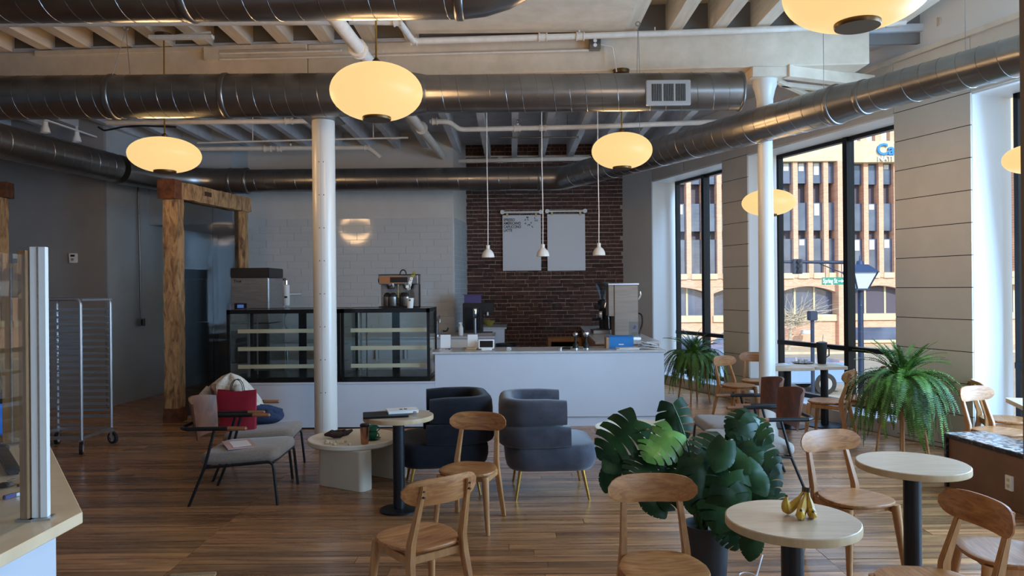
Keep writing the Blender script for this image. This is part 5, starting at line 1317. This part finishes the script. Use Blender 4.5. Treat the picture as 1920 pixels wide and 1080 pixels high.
lf = [  # (px, py, D, size mesh, scale, heading(deg, direction the tip points in the picture: 0 right, 90 up), pitch toward camera)
    (1165, 815, 4.25, 0, 1.0, 218, 20), (1200, 795, 4.3, 1, .55, 80, 60), (1150, 868, 4.2, 2, 1.0, 195, 50), (1238, 832, 4.2, 3, 1.0, 215, 40), (1268, 790, 4.35, 0, .8, 280, 10),
    (1262, 775, 4.4, 2, .62, 100, 20), (1215, 872, 4.15, 4, .9, 200, 55), (1290, 880, 4.15, 4, .85, 230, 55), (1340, 840, 4.2, 0, .95, 190, 50), (1335, 905, 4.1, 2, 1.25, 262, 30),
    (1318, 900, 4.05, 4, .95, 285, 35), (1395, 790, 4.4, 4, .72, 200, 45), (1412, 800, 4.4, 1, .9, 330, 45), (1402, 820, 4.35, 0, .85, 290, 30), (1425, 850, 4.3, 1, 1.0, 320, 40), (1428, 875, 4.25, 4, .9, 300, 50),
    (1385, 865, 4.1, 2, 1.1, 320, 60), (1405, 915, 4.2, 1, 1.0, 335, 60), (1440, 930, 4.3, 4, .8, 325, 55), (1360, 930, 4.0, 0, 1.05, 250, 30), (1372, 960, 3.98, 4, .95, 275, 15), (1345, 880, 4.3, 0, .9, 90, 50),
    (1235, 950, 4.15, 2, .95, 310, 30), (1262, 915, 4.2, 1, .9, 235, 50), (1410, 1032, 3.9, 2, .86, 262, 10), (1300, 945, 4.05, 2, .8, 268, 15), (1372, 990, 4.0, 4, .7, 290, 20), (1140, 905, 4.2, 2, .8, 250, 20),
    (1310, 855, 4.35, 1, .9, 150, 60), (1375, 895, 4.35, 1, .9, 40, 60), (1285, 840, 4.4, 0, .8, 170, 65), (1245, 890, 4.3, 1, .9, 190, 65), (1350, 860, 4.05, 2, 1.0, 235, 45), (1425, 905, 4.1, 2, 1.0, 300, 40),
]
mr = random.Random(4)
for (px, py, D, k, s_, hd, pt) in lf:
    c = at(px, py, D) - mo.location; h = rad(hd); p_ = rad(pt)
    tip = Vector((cos(h) * cos(p_), -sin(p_) * .8, sin(h) * cos(p_) + .0)).normalized()
    nrm = Vector((0, -1, 0.75)); nrm = (nrm - tip * nrm.dot(tip)).normalized() if abs(nrm.normalized().dot(tip)) < .95 else Vector((0, 0, 1)); side = nrm.cross(tip)
    s_ *= .92; Lx = .28 * s_
    R = Matrix((tip, side, nrm)).transposed().to_4x4()
    b = c - tip * Lx * .5
    inst(ML[k], 'leaf', mo, Matrix.Translation(b) @ R @ Matrix.Scale(s_, 4))
    root = Vector((mr.uniform(-.06, .06), mr.uniform(-.06, .06), .29)); mid = (root + b) / 2 + Vector((-(b.x) * .22, 0, .10 + .12 * mr.random()))
    pts = [root * (1 - t) ** 2 + mid * 2 * t * (1 - t) + b * t * t for t in [i / 6 for i in range(7)]]
    MB().tube(pts, [.007, .0065, .006, .0055, .005, .0045, .004], 6).build('stalk', 'stem', mo, smooth=60)
t = thing('white_cable', 'thin white cable loop on the floor behind the monstera pot', 'cable', (1.36, 4.30, .006))
MB().tube([(.0 + .05 * cos(a), .07 * sin(a), .004) for a in [i * .42 for i in range(13)]] + [(.2, .35, .004)], .004, 6).build('cable_run', 'white_plastic', t)

# ================================================================== LOW WALL WITH GRANITE TOP
lw = thing('low_wall', 'low brown panelled wall with a marbled granite top at the right', 'low wall', (3.85, 5.7, 0))
bx = [(3.66, 6.24), (3.81, 5.05), (4.16, 5.10), (4.0, 6.28)]
MB().prism(bx, 0, .41).build('panel', 'brown_panel', lw, world=True, bevel=.003, seg=1, smooth=0)
MB().prism([(3.645, 6.27), (3.80, 5.02), (4.19, 5.06), (4.03, 6.31)], .41, .445).build('granite_edge', 'granite_edge', lw, world=True, bevel=.003, seg=1, smooth=0)
MB().prism([(3.652, 6.262), (3.807, 5.028), (4.182, 5.066), (4.022, 6.302)], .445, .448).build('granite_top', 'granite', lw, world=True, smooth=0)
MB().beam((3.652, 6.235, 0.0), (3.652, 6.235, .41), .03, .03, up=(0, 1, 0)).build('corner_post', 'granite_edge', lw, world=True, smooth=0)
q = Vector((3.735, 5.58, .20)); oo = MB().box(q.x - .006, q.x + .02, q.y - .035, q.y + .035, q.z - .055, q.z + .055).build('outlet_plate', 'white_plastic', lw, world=True, smooth=0)
for dz in (-.022, .022): MB().box(q.x - .009, q.x - .005, q.y - .015, q.y + .015, q.z + dz - .012, q.z + dz + .012).build('socket', 'tape', oo, world=True, smooth=0)

# ================================================================== SALES COUNTER AND GLASS GUARD AT THE LEFT
zc = .92
def oc(px, py): return on(px, py, zc)
pA, pB = oc(155, 960), oc(94, 836)
poly = [(-1.53, 1.2), (pA.x, pA.y), (pB.x, pB.y), (-4.2, pB.y + .35), (-4.2, 1.2)]
sc2 = thing('sales_counter', 'white angled sales counter with a beige top at the lower left', 'counter', (-2.6, 2.5, 0))
MB().prism(poly, zc - .04, zc).build('worktop', 'beige_top', sc2, world=True, bevel=.003, seg=1, smooth=0)
ins = [(-1.60, 1.25), (pA.x - .065, pA.y - .05), (pB.x - .05, pB.y - .06), (-4.1, pB.y + .25), (-4.1, 1.25)]
MB().prism(ins, .0, zc - .04).build('front_panel', 'counter_white', sc2, world=True, smooth=0)
gd = thing('glass_guard', 'tall clear guard of glass panes in beige and white posts on the sales counter', 'glass guard', (-1.7, 2.6, zc))
g0 = Vector((-1.665, 1.3, zc)); g1 = Vector((-1.648, 2.55, zc)); g2 = Vector((-2.57, 3.80, zc)); g3 = Vector((-3.5, 3.95, zc))
HT = .93
def gpost(p, ang_, w_, h_, tone):
    po = MB().obox(p + Vector((0, 0, h_ / 2 + .008)), (w_, .028, h_), rotz=ang_).build('post', tone, gd, world=True, bevel=.002, seg=1, smooth=0)
    MB().obox(p + Vector((0, 0, h_ / 2 + .008)), (.006, .031, h_ - .002), rotz=ang_).build('groove', 'seat_grey', po, world=True, smooth=0)
    MB().obox(p + Vector((0, 0, .004)), (w_ * 1.45, .055, .008), rotz=ang_).build('foot_plate', 'alu', po, world=True, smooth=0)
gpost(g1 + Vector((.018, .0, 0)), .25, .05, HT, 'white_plastic')
gpost(g1 + Vector((-.022, -.016, 0)), PI / 2, .028, HT - .012, 'wood_plain')
gpost(g2, .3, .085, HT - .005, 'wood_plain')
gpost(g3, .1, .085, HT - .01, 'wood_plain')
for a_, b_ in ((g0, g1), (g1, g2), (g2, g3)):
    d_ = (b_ - a_).normalized(); n_ = Vector((d_.y, -d_.x, 0)) * .003; a2, b2 = a_ + d_ * .03, b_ - d_ * .04
    MB().hexa([a2 - n_ + Vector((0, 0, .006)), b2 - n_ + Vector((0, 0, .006)), b2 + n_ + Vector((0, 0, .006)), a2 + n_ + Vector((0, 0, .006)), a2 - n_ + Vector((0, 0, HT - .02)), b2 - n_ + Vector((0, 0, HT - .02)), b2 + n_ + Vector((0, 0, HT - .02)), a2 + n_ + Vector((0, 0, HT - .02))]).build('glass_pane', 'pane_glass', gd, world=True, smooth=0)
q = oc(18, 870)
t = thing('handheld_brush', 'black handle with a wide rounded head lying on the sales counter', 'brush', (q.x, q.y, zc), 0)
a_, b_ = oc(2, 850) - q, oc(26, 892) - q
MB().beam((a_.x, a_.y, .02), (b_.x, b_.y, .018), .052, .03).build('handle', 'black_plastic', t, bevel=.008, smooth=40)
MB().ball((a_.x - .02, a_.y + .01, .022), (.05, .04, .022), 16, 9).build('head', 'pot_black', t, smooth=80)
q = oc(15, 912)
t = thing('key_bunch', 'bunch of keys on the sales counter', 'keys', (q.x, q.y, zc))
for k in range(4): 
    kk = MB().obox((.01 * cos(k * 1.3), .012 * sin(k * 1.3), .004 + .004 * k), (.018, .05, .003), rotz=k * .7).build('key', 'steel', t, smooth=0)
MB().tube([(.014 * cos(a), .014 * sin(a) + .02, .022) for a in [2 * PI * i / 12 for i in range(12)]], .0018, 6, closed=True).build('ring', 'chrome', t)
MB().obox((0, -.025, .012), (.03, .035, .016), rotz=.3).build('key_fob', 'black_plastic', t, bevel=.004, smooth=0)
q = oc(20, 934)
t = thing('lighter', 'small purple lighter beside the keys', 'lighter', (q.x, q.y, zc), -.35)
MB().box(-.008, .008, -.028, .018, .001, .016).build('body', 'purple_bin', t, bevel=.003, smooth=0); MB().box(-.007, .007, .018, .032, .002, .015).build('metal_top', 'steel', t, smooth=0)
q = oc(52, 905)
t = thing('pen', 'dark reddish pen standing close to the guard on the sales counter', 'pen', (q.x, q.y, zc), .1)
MB().tube([(0, -.07, .007), (0, .06, .007)], .006, 8).build('barrel', 'timber_dark', t); MB().tube([(0, .06, .007), (0, .075, .007)], [.005, .001], 8).build('tip', 'steel', t)
q = oc(8, 812)
t = thing('blue_tub', 'bright blue tub with a dark label on the sales counter', 'tub', (q.x - .02, q.y, zc))
MB().lathe([(.075, 0), (.085, .01), (.09, .17), (.085, .175), (0, .175)], n=28).build('body', 'blue_plastic', t)
MB().lathe([(.092, .175), (.092, .23), (.085, .235), (0, .235)], n=28).build('lid_band', 'case_black', t)
text('M', 'label_lettering', 'sign_white', t, (-.0, -.094, .182), .055, align='LEFT')
q = oc(6, 838)
t = thing('black_pouch', 'black zip pouch in front of the blue tub', 'pouch', (q.x - .12, q.y - .10, zc))
MB().ball((0, 0, .05), (.11, .06, .05), 18, 10).build('body', 'black_plastic', t, smooth=80); MB().tube([(-.09, -.03, .07), (0, -.045, .09), (.09, -.03, .07)], .004, 6).build('zip', 'steel', t)
q = oc(50, 800)
t = thing('cardboard_tray', 'flat brown cardboard tray on the sales counter beyond the guard', 'tray', (q.x - .55, q.y + .1, zc + .0), .3)
MB().box(-.35, .35, -.2, .2, 0, .12).build('box_body', 'case_black', t, smooth=0); MB().box(-.36, .36, -.21, .21, .12, .15).build('lid', 'cardboard', t, smooth=0)
q = on(360, 1085, 0.0)
t = thing('cardboard_flap', 'flat piece of beige cardboard on the floor at the bottom edge', 'cardboard', (q.x, q.y - .02, 0), .12)
MB().box(-.13, .13, -.25, .06, .002, .012).build('sheet', 'cardboard', t, smooth=0); MB().box(-.13, .13, .05, .06, .012, .02).build('folded_edge', 'cardboard', t, smooth=0)

# ================================================================== ROLLING RACK
rk = thing('rolling_rack', 'tall aluminium sheet pan rack on black casters', 'rack', (-4.85, 8.0, 0))
xl, xrk = -5.14, -4.54
for y_, dx in ((7.78, 0.0), (8.32, .02)):
    fr_ = MB().tube(bend([(xl + dx, y_, .14), (xl + dx, y_, 1.63), (xrk + dx, y_, 1.63), (xrk + dx, y_, .14)], .07, 6), .017, 10).build('end_frame', 'alu', rk, world=True)
    for k in range(18):
        z = .30 + .0705 * k; MB().box(xl + dx + .012, xrk + dx - .012, y_ - .006, y_ + (.03 if y_ < 8 else -.04), z, z + .006).box(xl + dx + .012, xrk + dx - .012, y_ - .004, y_ + .002, z, z + .024).build('tray_rail', 'alu', fr_, world=True, smooth=0)
    MB().beam((xl + dx, y_, .17), (xrk + dx, y_, .17), .025, .03).build('bottom_bar', 'alu', fr_, world=True, smooth=0)
for x_ in (xl, xrk): MB().beam((x_ + .01, 7.78, 1.62), (x_ + .03, 8.32, 1.62), .02, .02).build('top_tie', 'alu', rk, world=True, smooth=0); MB().beam((x_ + .01, 7.78, .17), (x_ + .03, 8.32, .17), .03, .025).build('bottom_tie', 'alu', rk, world=True, smooth=0)
MB().cyl((xrk, 7.78, .80), (xrk + .02, 8.32, .86), .004, 6).build('brace_rod', 'steel', rk, world=True)
for x_, y_, a in ((xrk, 7.78, .4), (xrk + .02, 8.32, 1.2), (xl, 7.78, .9), (xl + .02, 8.32, .2)):
    ck = MB(); ax = Vector((cos(a), sin(a), 0)); c = Vector((x_, y_, .065)) - Vector((-sin(a), cos(a), 0)) * .02
    ck.cyl(c - ax * .016, c + ax * .016, .065, 24); wheel = ck.build('caster', 'rubber', rk, world=True)
    MB().cyl(c - ax * .018, c + ax * .018, .042, 20).build('wheel_hub', 'granite', wheel, world=True)
    m = MB()
    for s_ in (-1, 1): m.beam(c + ax * .022 * s_, c + ax * .022 * s_ + Vector((0, 0, .075)), .03, .004, up=ax)
    m.box(x_ - .025, x_ + .025, y_ - .025, y_ + .025, .138, .150); m.build('fork', 'alu', wheel, world=True, smooth=0)

# ================================================================== OUTSIDE THE WINDOWS
GZ = -1.70
st = struct('street', 'sunlit street and pavement outside the windows')
MB().box(-40, 120, 16.5, 120, GZ - .2, GZ).build('road', 'asphalt', st, smooth=0)
MB().prism([(3.6, 15.5), (9.5, -8), (60, -8), (60, 16.6), (3.6, 16.6)], GZ - .2, GZ).build('road', 'asphalt', st, smooth=0)
MB().box(-40, 120, 36.8, 41, GZ, GZ + .12).build('pavement', 'sidewalk', st, smooth=0)
FD = 40.0
of = thing('office_building', 'large sunlit brick office building with tall brick fins and arched windows across the street', 'building', (18, FD, GZ))
fx = lambda px: at(px, 540, FD).x
def fz(py, px=1500): return at(px, py, FD).z
z_sill, z_corn0, z_corn1 = fz(516), fz(304), fz(266)
MB().box(-8, fx(1590), FD + .5, FD + 14, GZ, z_corn1).build('core_wall', 'ext_spandrel', of, world=True, smooth=0)
MB().box(fx(1590), 75, FD + 1.1, FD + 14, GZ, z_corn1).build('core_wall', 'ext_spandrel', of, world=True, smooth=0)
MB().box(-8, fx(1588), FD - .3, FD + .6, z_corn0, z_corn1).build('cornice', 'ext_stone', of, world=True, smooth=0)
MB().box(fx(1588), 75, FD + .2, FD + 1.2, z_corn0, z_corn1 + .05).build('cornice', 'ext_stone', of, world=True, smooth=0)
rp = random.Random(6)
def fins(px0, px1, y0):
    px = px0
    while px < px1:
        x = fx(px); MB().box(x - .125, x + .125, y0 - .16, y0 + .4, z_sill - .15, z_corn0).build('brick_fin', 'ext_brick', of, world=True, smooth=0)
        xa, xb = x + .125, fx(px + 28.5) - .125
        MB().box(xa, xb, y0 - .2, y0 + .3, z_sill - .18, z_sill + .12).build('stone_sill', 'ext_stone', of, world=True, smooth=0)
        zs = [z_sill + .12, fz(432), fz(380), fz(340), z_corn0]
        for a_, b_ in ((zs[0], zs[1] - .45), (zs[1], zs[2]), (zs[3] - .1, zs[4])):
            wn = MB().box(xa, xb, y0 + .1, y0 + .16, a_, b_).build('window', 'ext_glass', of, world=True, smooth=0)
            if rp.random() < .5: MB().box(xa + .15, xb - .15, y0 + .08, y0 + .1, b_ - rp.uniform(.3, .7), b_ - .05).build('blind', 'ext_blind', wn, world=True, smooth=0)
        px += 28.5
fins(1063.5, 1560, FD); fins(1606, 2180, FD + .7)
for px in (1571, 1581): MB().box(fx(px) - .13, fx(px) + .13, FD - .4, FD + .6, GZ, z_corn0).build('brick_fin', 'ext_brick', of, world=True, smooth=0)
def base(px0, px1, y0, arches):
    zt_, zb_ = z_sill - .15, GZ
    xs0, xs1 = fx(px0), fx(px1)
    za, zsp, zbt = fz(537), fz(549), fz(590)
    MB().box(xs0, xs1, y0 - .1, y0 + .5, za, zt_).build('brick_band', 'ext_brick', of, world=True, smooth=0)
    MB().box(xs0, xs1, y0 - .1, y0 + .5, GZ, fz(602)).build('brick_base', 'ext_brick', of, world=True, smooth=0)
    edges = [px0]
    for a_, b_ in arches: edges += [a_, b_]
    edges.append(px1)
    for i in range(0, len(edges), 2):
        if edges[i + 1] > edges[i] + .5: MB().box(fx(edges[i]), fx(edges[i + 1]), y0 - .1, y0 + .5, fz(602), za).build('brick_pier', 'ext_brick', of, world=True, smooth=0)
    for a_, b_ in arches:
        xa, xb = fx(a_), fx(b_)
        m = MB(); n = 14
        ptz = [(xa + (xb - xa) * i / n, zsp + (za - zsp) * (1 - (2 * i / n - 1) ** 2)) for i in range(n + 1)]
        for i in range(n):
            (x0, z0), (x1, z1) = ptz[i], ptz[i + 1]
            m.hexa([(x0, y0 - .1, z0), (x1, y0 - .1, z1), (x1, y0 + .5, z1), (x0, y0 + .5, z0), (x0, y0 - .1, za + .01), (x1, y0 - .1, za + .01), (x1, y0 + .5, za + .01), (x0, y0 + .5, za + .01)])
        ar = m.build('arch_head', 'ext_brick', of, world=True, smooth=0)
        MB().box(xa - .05, xb + .05, y0 - .22, y0 + .5, fz(602), zbt).build('arch_sill', 'ext_stone', of, world=True, smooth=0)
        k = 3
        for i in range(k):
            u0, u1 = xa + (xb - xa) * i / k, xa + (xb - xa) * (i + 1) / k
            MB().box(u0 + .05, u1 - .05, y0 + .42, y0 + .46, zbt, za).build('arch_window', 'ext_glass', of, world=True, smooth=0)
            if i: MB().box(u0 - .05, u0 + .05, y0 + .36, y0 + .47, zbt, za).build('arch_mullion', 'ext_stone', of, world=True, smooth=0)
base(1040, 1588, FD, [(1095, 1208), (1216, 1328), (1337, 1449), (1458, 1568)])
base(1588, 2200, FD + .7, [(1601, 1716), (1726, 1840), (1850, 1964), (1974, 2088)])
xw0, xw1 = fx(1602), fx(1700)
lwn = MB().box(xw0, xw1, FD + .55, FD + .62, fz(640), fz(616)).build('low_window', 'ext_glass', of, world=True, smooth=0)
MB().box(xw0 - .1, xw1 + .1, FD + .45, FD + .7, fz(645), fz(640)).build('low_sill', 'ext_stone', of, world=True, smooth=0)
x = fx(1602)
while x < 45:
    MB().box(x, x + .35, FD + .9, FD + 1.3, z_corn1, z_corn1 + 2.6).build('roof_fin', 'ext_brick', of, world=True, smooth=0); x += .82
MB().box(fx(1590), 46, FD + .8, FD + 1.4, z_corn1 + 2.6, z_corn1 + 3.2).build('roof_beam', 'ext_stone', of, world=True, smooth=0)
sg = thing('building_sign', 'blue and white raised lettering on the cornice of the brick building', 'sign', (fx(1648), FD + .12, fz(303)))
text('Ca', 'blue_letters', 'sign_blue', sg, (0, 0, .36), .86, ext=.05)
text('NATI', 'white_letters', 'sign_white', sg, (.06, 0, .03), .36, ext=.04)
# traffic mast arm, signal, street sign
ms = at(1592, 492, 28.0)
t = thing('traffic_mast', 'grey traffic signal mast with a long arm outside the second window', 'traffic signal', (ms.x, 28, GZ))
hA = ms.z - GZ
MB().tube([(0, 0, 0), (0, 0, hA + .5)], [.12, .09], 14).build('mast', 'ext_metal', t)
xl_ = at(1440, 492, 28).x - ms.x
MB().tube([(0, 0, hA), (xl_, 0, hA + .05)], [.07, .045], 12).build('arm', 'ext_metal', t)
MB().tube([(0, 0, hA - .5), (-1.1, 0, hA - .05)], .02, 8).build('arm_brace', 'ext_metal', t)
sx = at(1492, 499, 28).x - ms.x
sh = MB().box(sx - .17, sx + .17, -.25, -.06, hA - .42, hA + .14).build('signal_head', 'ext_metal', t, bevel=.02, smooth=0)
for k in range(3): MB().cyl((sx, -.25, hA + .05 - .19 * k), (sx, -.36, hA + .05 - .19 * k), .075, 14).build('signal_visor', 'frame_black', sh)
t2 = thing('street_sign', 'green street name sign reading Spring St with an arrow', 'sign', at(1563, 527, 27.8))
MB().box(-.44, .44, -.01, .01, -.14, .14).build('sign_plate', 'sign_green', t2, smooth=0)
text('Spring St', 'lettering', 'sign_white', t2, (-.40, -.013, -.07), .24, sx=.62)
m = MB(); m.prism([(.17, -.018), (.29, -.018), (.29, -.06), (.40, 0), (.29, .06), (.29, .018), (.17, .018)], -.003, .003)
ar = m.build('arrow', 'sign_white', t2, smooth=0); ar.matrix_basis = Matrix.Translation((0, -.014, .0)) @ Matrix.Rotation(PI / 2, 4, 'X')
for xx in (-.3, .3): MB().cyl((xx, 0, .14), (xx, 0, .75), .012, 6).build('hanger', 'ext_metal', t2)
lp_ = at(1613, 527, 13.5)
t = thing('lamp_post', 'dark lantern style lamp post with white panes outside the second window', 'street lamp', (lp_.x, 13.5, GZ))
z1 = at(1613, 541, 13.5).z - GZ; z2 = at(1613, 511, 13.5).z - GZ; z3 = at(1613, 496, 13.5).z - GZ
MB().tube([(0, 0, 0), (0, 0, .5), (0, 0, z1)], [.09, .055, .048], 16).build('pole', 'ext_metal', t)
MB().lathe([(.14, 0), (.14, .25), (.10, .35), (.09, .5)], n=20).build('pole_base', 'ext_metal', t)
a0, a1 = .10, .215
for k in range(4):
    c_, s_ = [(1, 0), (0, 1), (-1, 0), (0, -1)][k]; px_, py_ = -s_, c_
    q = lambda a, b, z: (c_ * a + px_ * b, s_ * a + py_ * b, z)
    MB().hexa([q(a0, -a0, z1), q(a0, a0, z1), q(a0 - .01, a0, z1), q(a0 - .01, -a0, z1), q(a1, -a1, z2), q(a1, a1, z2), q(a1 - .01, a1, z2), q(a1 - .01, -a1, z2)]).build('lantern_pane', 'lantern_glass', t, smooth=0)
    MB().beam(q(a0, a0, z1), q(a1, a1, z2), .022, .022).build('lantern_bar', 'ext_metal', t, smooth=0)
MB().box(-a0 - .02, a0 + .02, -a0 - .02, a0 + .02, z1 - .03, z1).build('lantern_floor', 'ext_metal', t, smooth=0)
e = a1 + .03; e2 = .10
MB().hexa([(-e, -e, z2), (e, -e, z2), (e, e, z2), (-e, e, z2), (-e2, -e2, z3), (e2, -e2, z3), (e2, e2, z3), (-e2, e2, z3)]).build('lantern_roof', 'ext_metal', t, smooth=0)
MB().lathe([(.07, z3), (.06, z3 + .06), (.02, z3 + .08), (.012, z3 + .16), (0, z3 + .18)], n=12).build('finial', 'ext_metal', t)
pp = at(1523, 592, 22.0)
t = thing('crossing_post', 'short post with a pedestrian signal box at the kerb', 'signal post', (pp.x, 22, GZ))
MB().cyl((0, 0, 0), (0, 0, pp.z - GZ - .1), .055, 12).build('pole', 'ext_metal', t)
MB().box(-.12, .12, -.12, .12, pp.z - GZ - .14, pp.z - GZ + .14).build('signal_box', 'ext_metal', t, bevel=.02, smooth=0)
wl_ = at(1508, 625, FD - .5)
t = thing('facade_floodlight', 'small floodlight on an arm low on the brick facade', 'light', (wl_.x, FD - .13, wl_.z))
MB().tube([(0, 0, 0), (0, -.5, .1)], .03, 8).build('bracket', 'ext_metal', t); MB().box(-.25, .25, -.8, -.5, -.02, .2).build('housing', 'ext_blind', t, bevel=.03, smooth=0)
# bare shrub
bs = at(1500, 600, 38.0)
t = thing('bare_shrub', 'pale bare branched shrub in front of the arched window', 'shrub', (bs.x - .4, 38, GZ))
m = MB(); rb2 = random.Random(12)
MB().tube([(-.2, 0, 0), (-.1, 0, 1.0), (0, 0, 1.7)], [.09, .07, .05], 8).build('trunk', 'bark_pale', t)
for k in range(150):
    b = Vector((rb2.uniform(-.4, .4), rb2.uniform(-.3, .3), rb2.uniform(1.3, 1.9))); a = rb2.uniform(-PI, PI); L = rb2.uniform(.5, 1.9)
    d = Vector((cos(a) * 1.25, rb2.uniform(-.5, .5), sin(a) * .5 + .38)); mdl = b + d * L * .5 + Vector((rb2.uniform(-.15, .15), 0, rb2.uniform(-.1, .2)))
    m.tube([b, mdl, b + d * L], [.018, .013, .006], 4, caps=False)
tag(m.build('twigs', 'bark_pale', t, smooth=0), kind='stuff')
def car(name, label, x, y, rz, L, W, H, m_, pickup=False):
    t = thing(name, label, 'car', (x, y, GZ), rz); hL = L / 2
    prof = [(-hL, .35), (-hL, .95), (-hL + .05, 1.0), (hL - 1.1, 1.0), (hL - .1, .88), (hL, .6), (hL, .35)]
    m = MB()
    for s_ in (-1, 1): pass
    n = len(prof); vs = [(p[0], -W / 2, p[1]) for p in prof] + [(p[0], W / 2, p[1]) for p in prof]
    m.add(vs, [tuple(range(n - 1, -1, -1)), tuple(range(n, 2 * n))] + [(i, (i + 1) % n, (i + 1) % n + n, i + n) for i in range(n)]).build('body', m_, t, bevel=.05, smooth=40)
    c0, c1 = (-.2, hL - 1.3) if pickup else (-hL + .5, hL - 1.2)
    cab = [(c0, 1.0), (c0 + .15, H), (c1 - .7, H), (c1, 1.0)]; n = 4
    vs = [(p[0], -W / 2 + .08, p[1]) for p in cab] + [(p[0], W / 2 - .08, p[1]) for p in cab]
    cb = MB().add(vs, [(3, 2, 1, 0), (4, 5, 6, 7)] + [(i, (i + 1) % n, (i + 1) % n + n, i + n) for i in range(n)]).build('cabin', m_, t, bevel=.04, smooth=40)
    for s_ in (-1, 1):
        MB().add([(c0 + .12, s_ * (W / 2 - .075), 1.03), (c0 + .22, s_ * (W / 2 - .075), H - .08), (c1 - .75, s_ * (W / 2 - .075), H - .08), (c1 - .15, s_ * (W / 2 - .075), 1.03)], [(0, 1, 2, 3)]).build('side_window', 'ext_glass', cb, smooth=0)
        for wx in (-hL + .85, hL - .85):
            wh = MB().cyl((wx, s_ * (W / 2 - .2), .34), (wx, s_ * (W / 2 + .01), .34), .34, 22).build('wheel', 'rubber', t)
            MB().cyl((wx, s_ * (W / 2), .34), (wx, s_ * (W / 2 + .02), .34), .2, 16).build('hub_cap', 'alu', wh)
        MB().box(-hL - .01, -hL + .06, s_ * W / 2 - .1, s_ * W / 2 + .1, .72, .95).build('tail_light', 'tail_red', t, smooth=0)
    MB().box(-hL - .06, -hL + .05, -W / 2 + .05, W / 2 - .05, .38, .55).build('bumper', 'alu', t, smooth=0)
pt = at(1568, 700, 24.0)
car('pickup_truck', 'whitish pickup truck in shade, its bluish tint put in the colour, beyond the second window', pt.x - 2.7, 24.0, PI, 5.6, 1.9, 1.85, 'car_white_shaded', True)
pc = at(1285, 650, 29.0)
car('parked_car', 'silver car seen behind the small fern through the first window', pc.x, 29.0, 0.0, 4.5, 1.8, 1.5, 'car_silver')
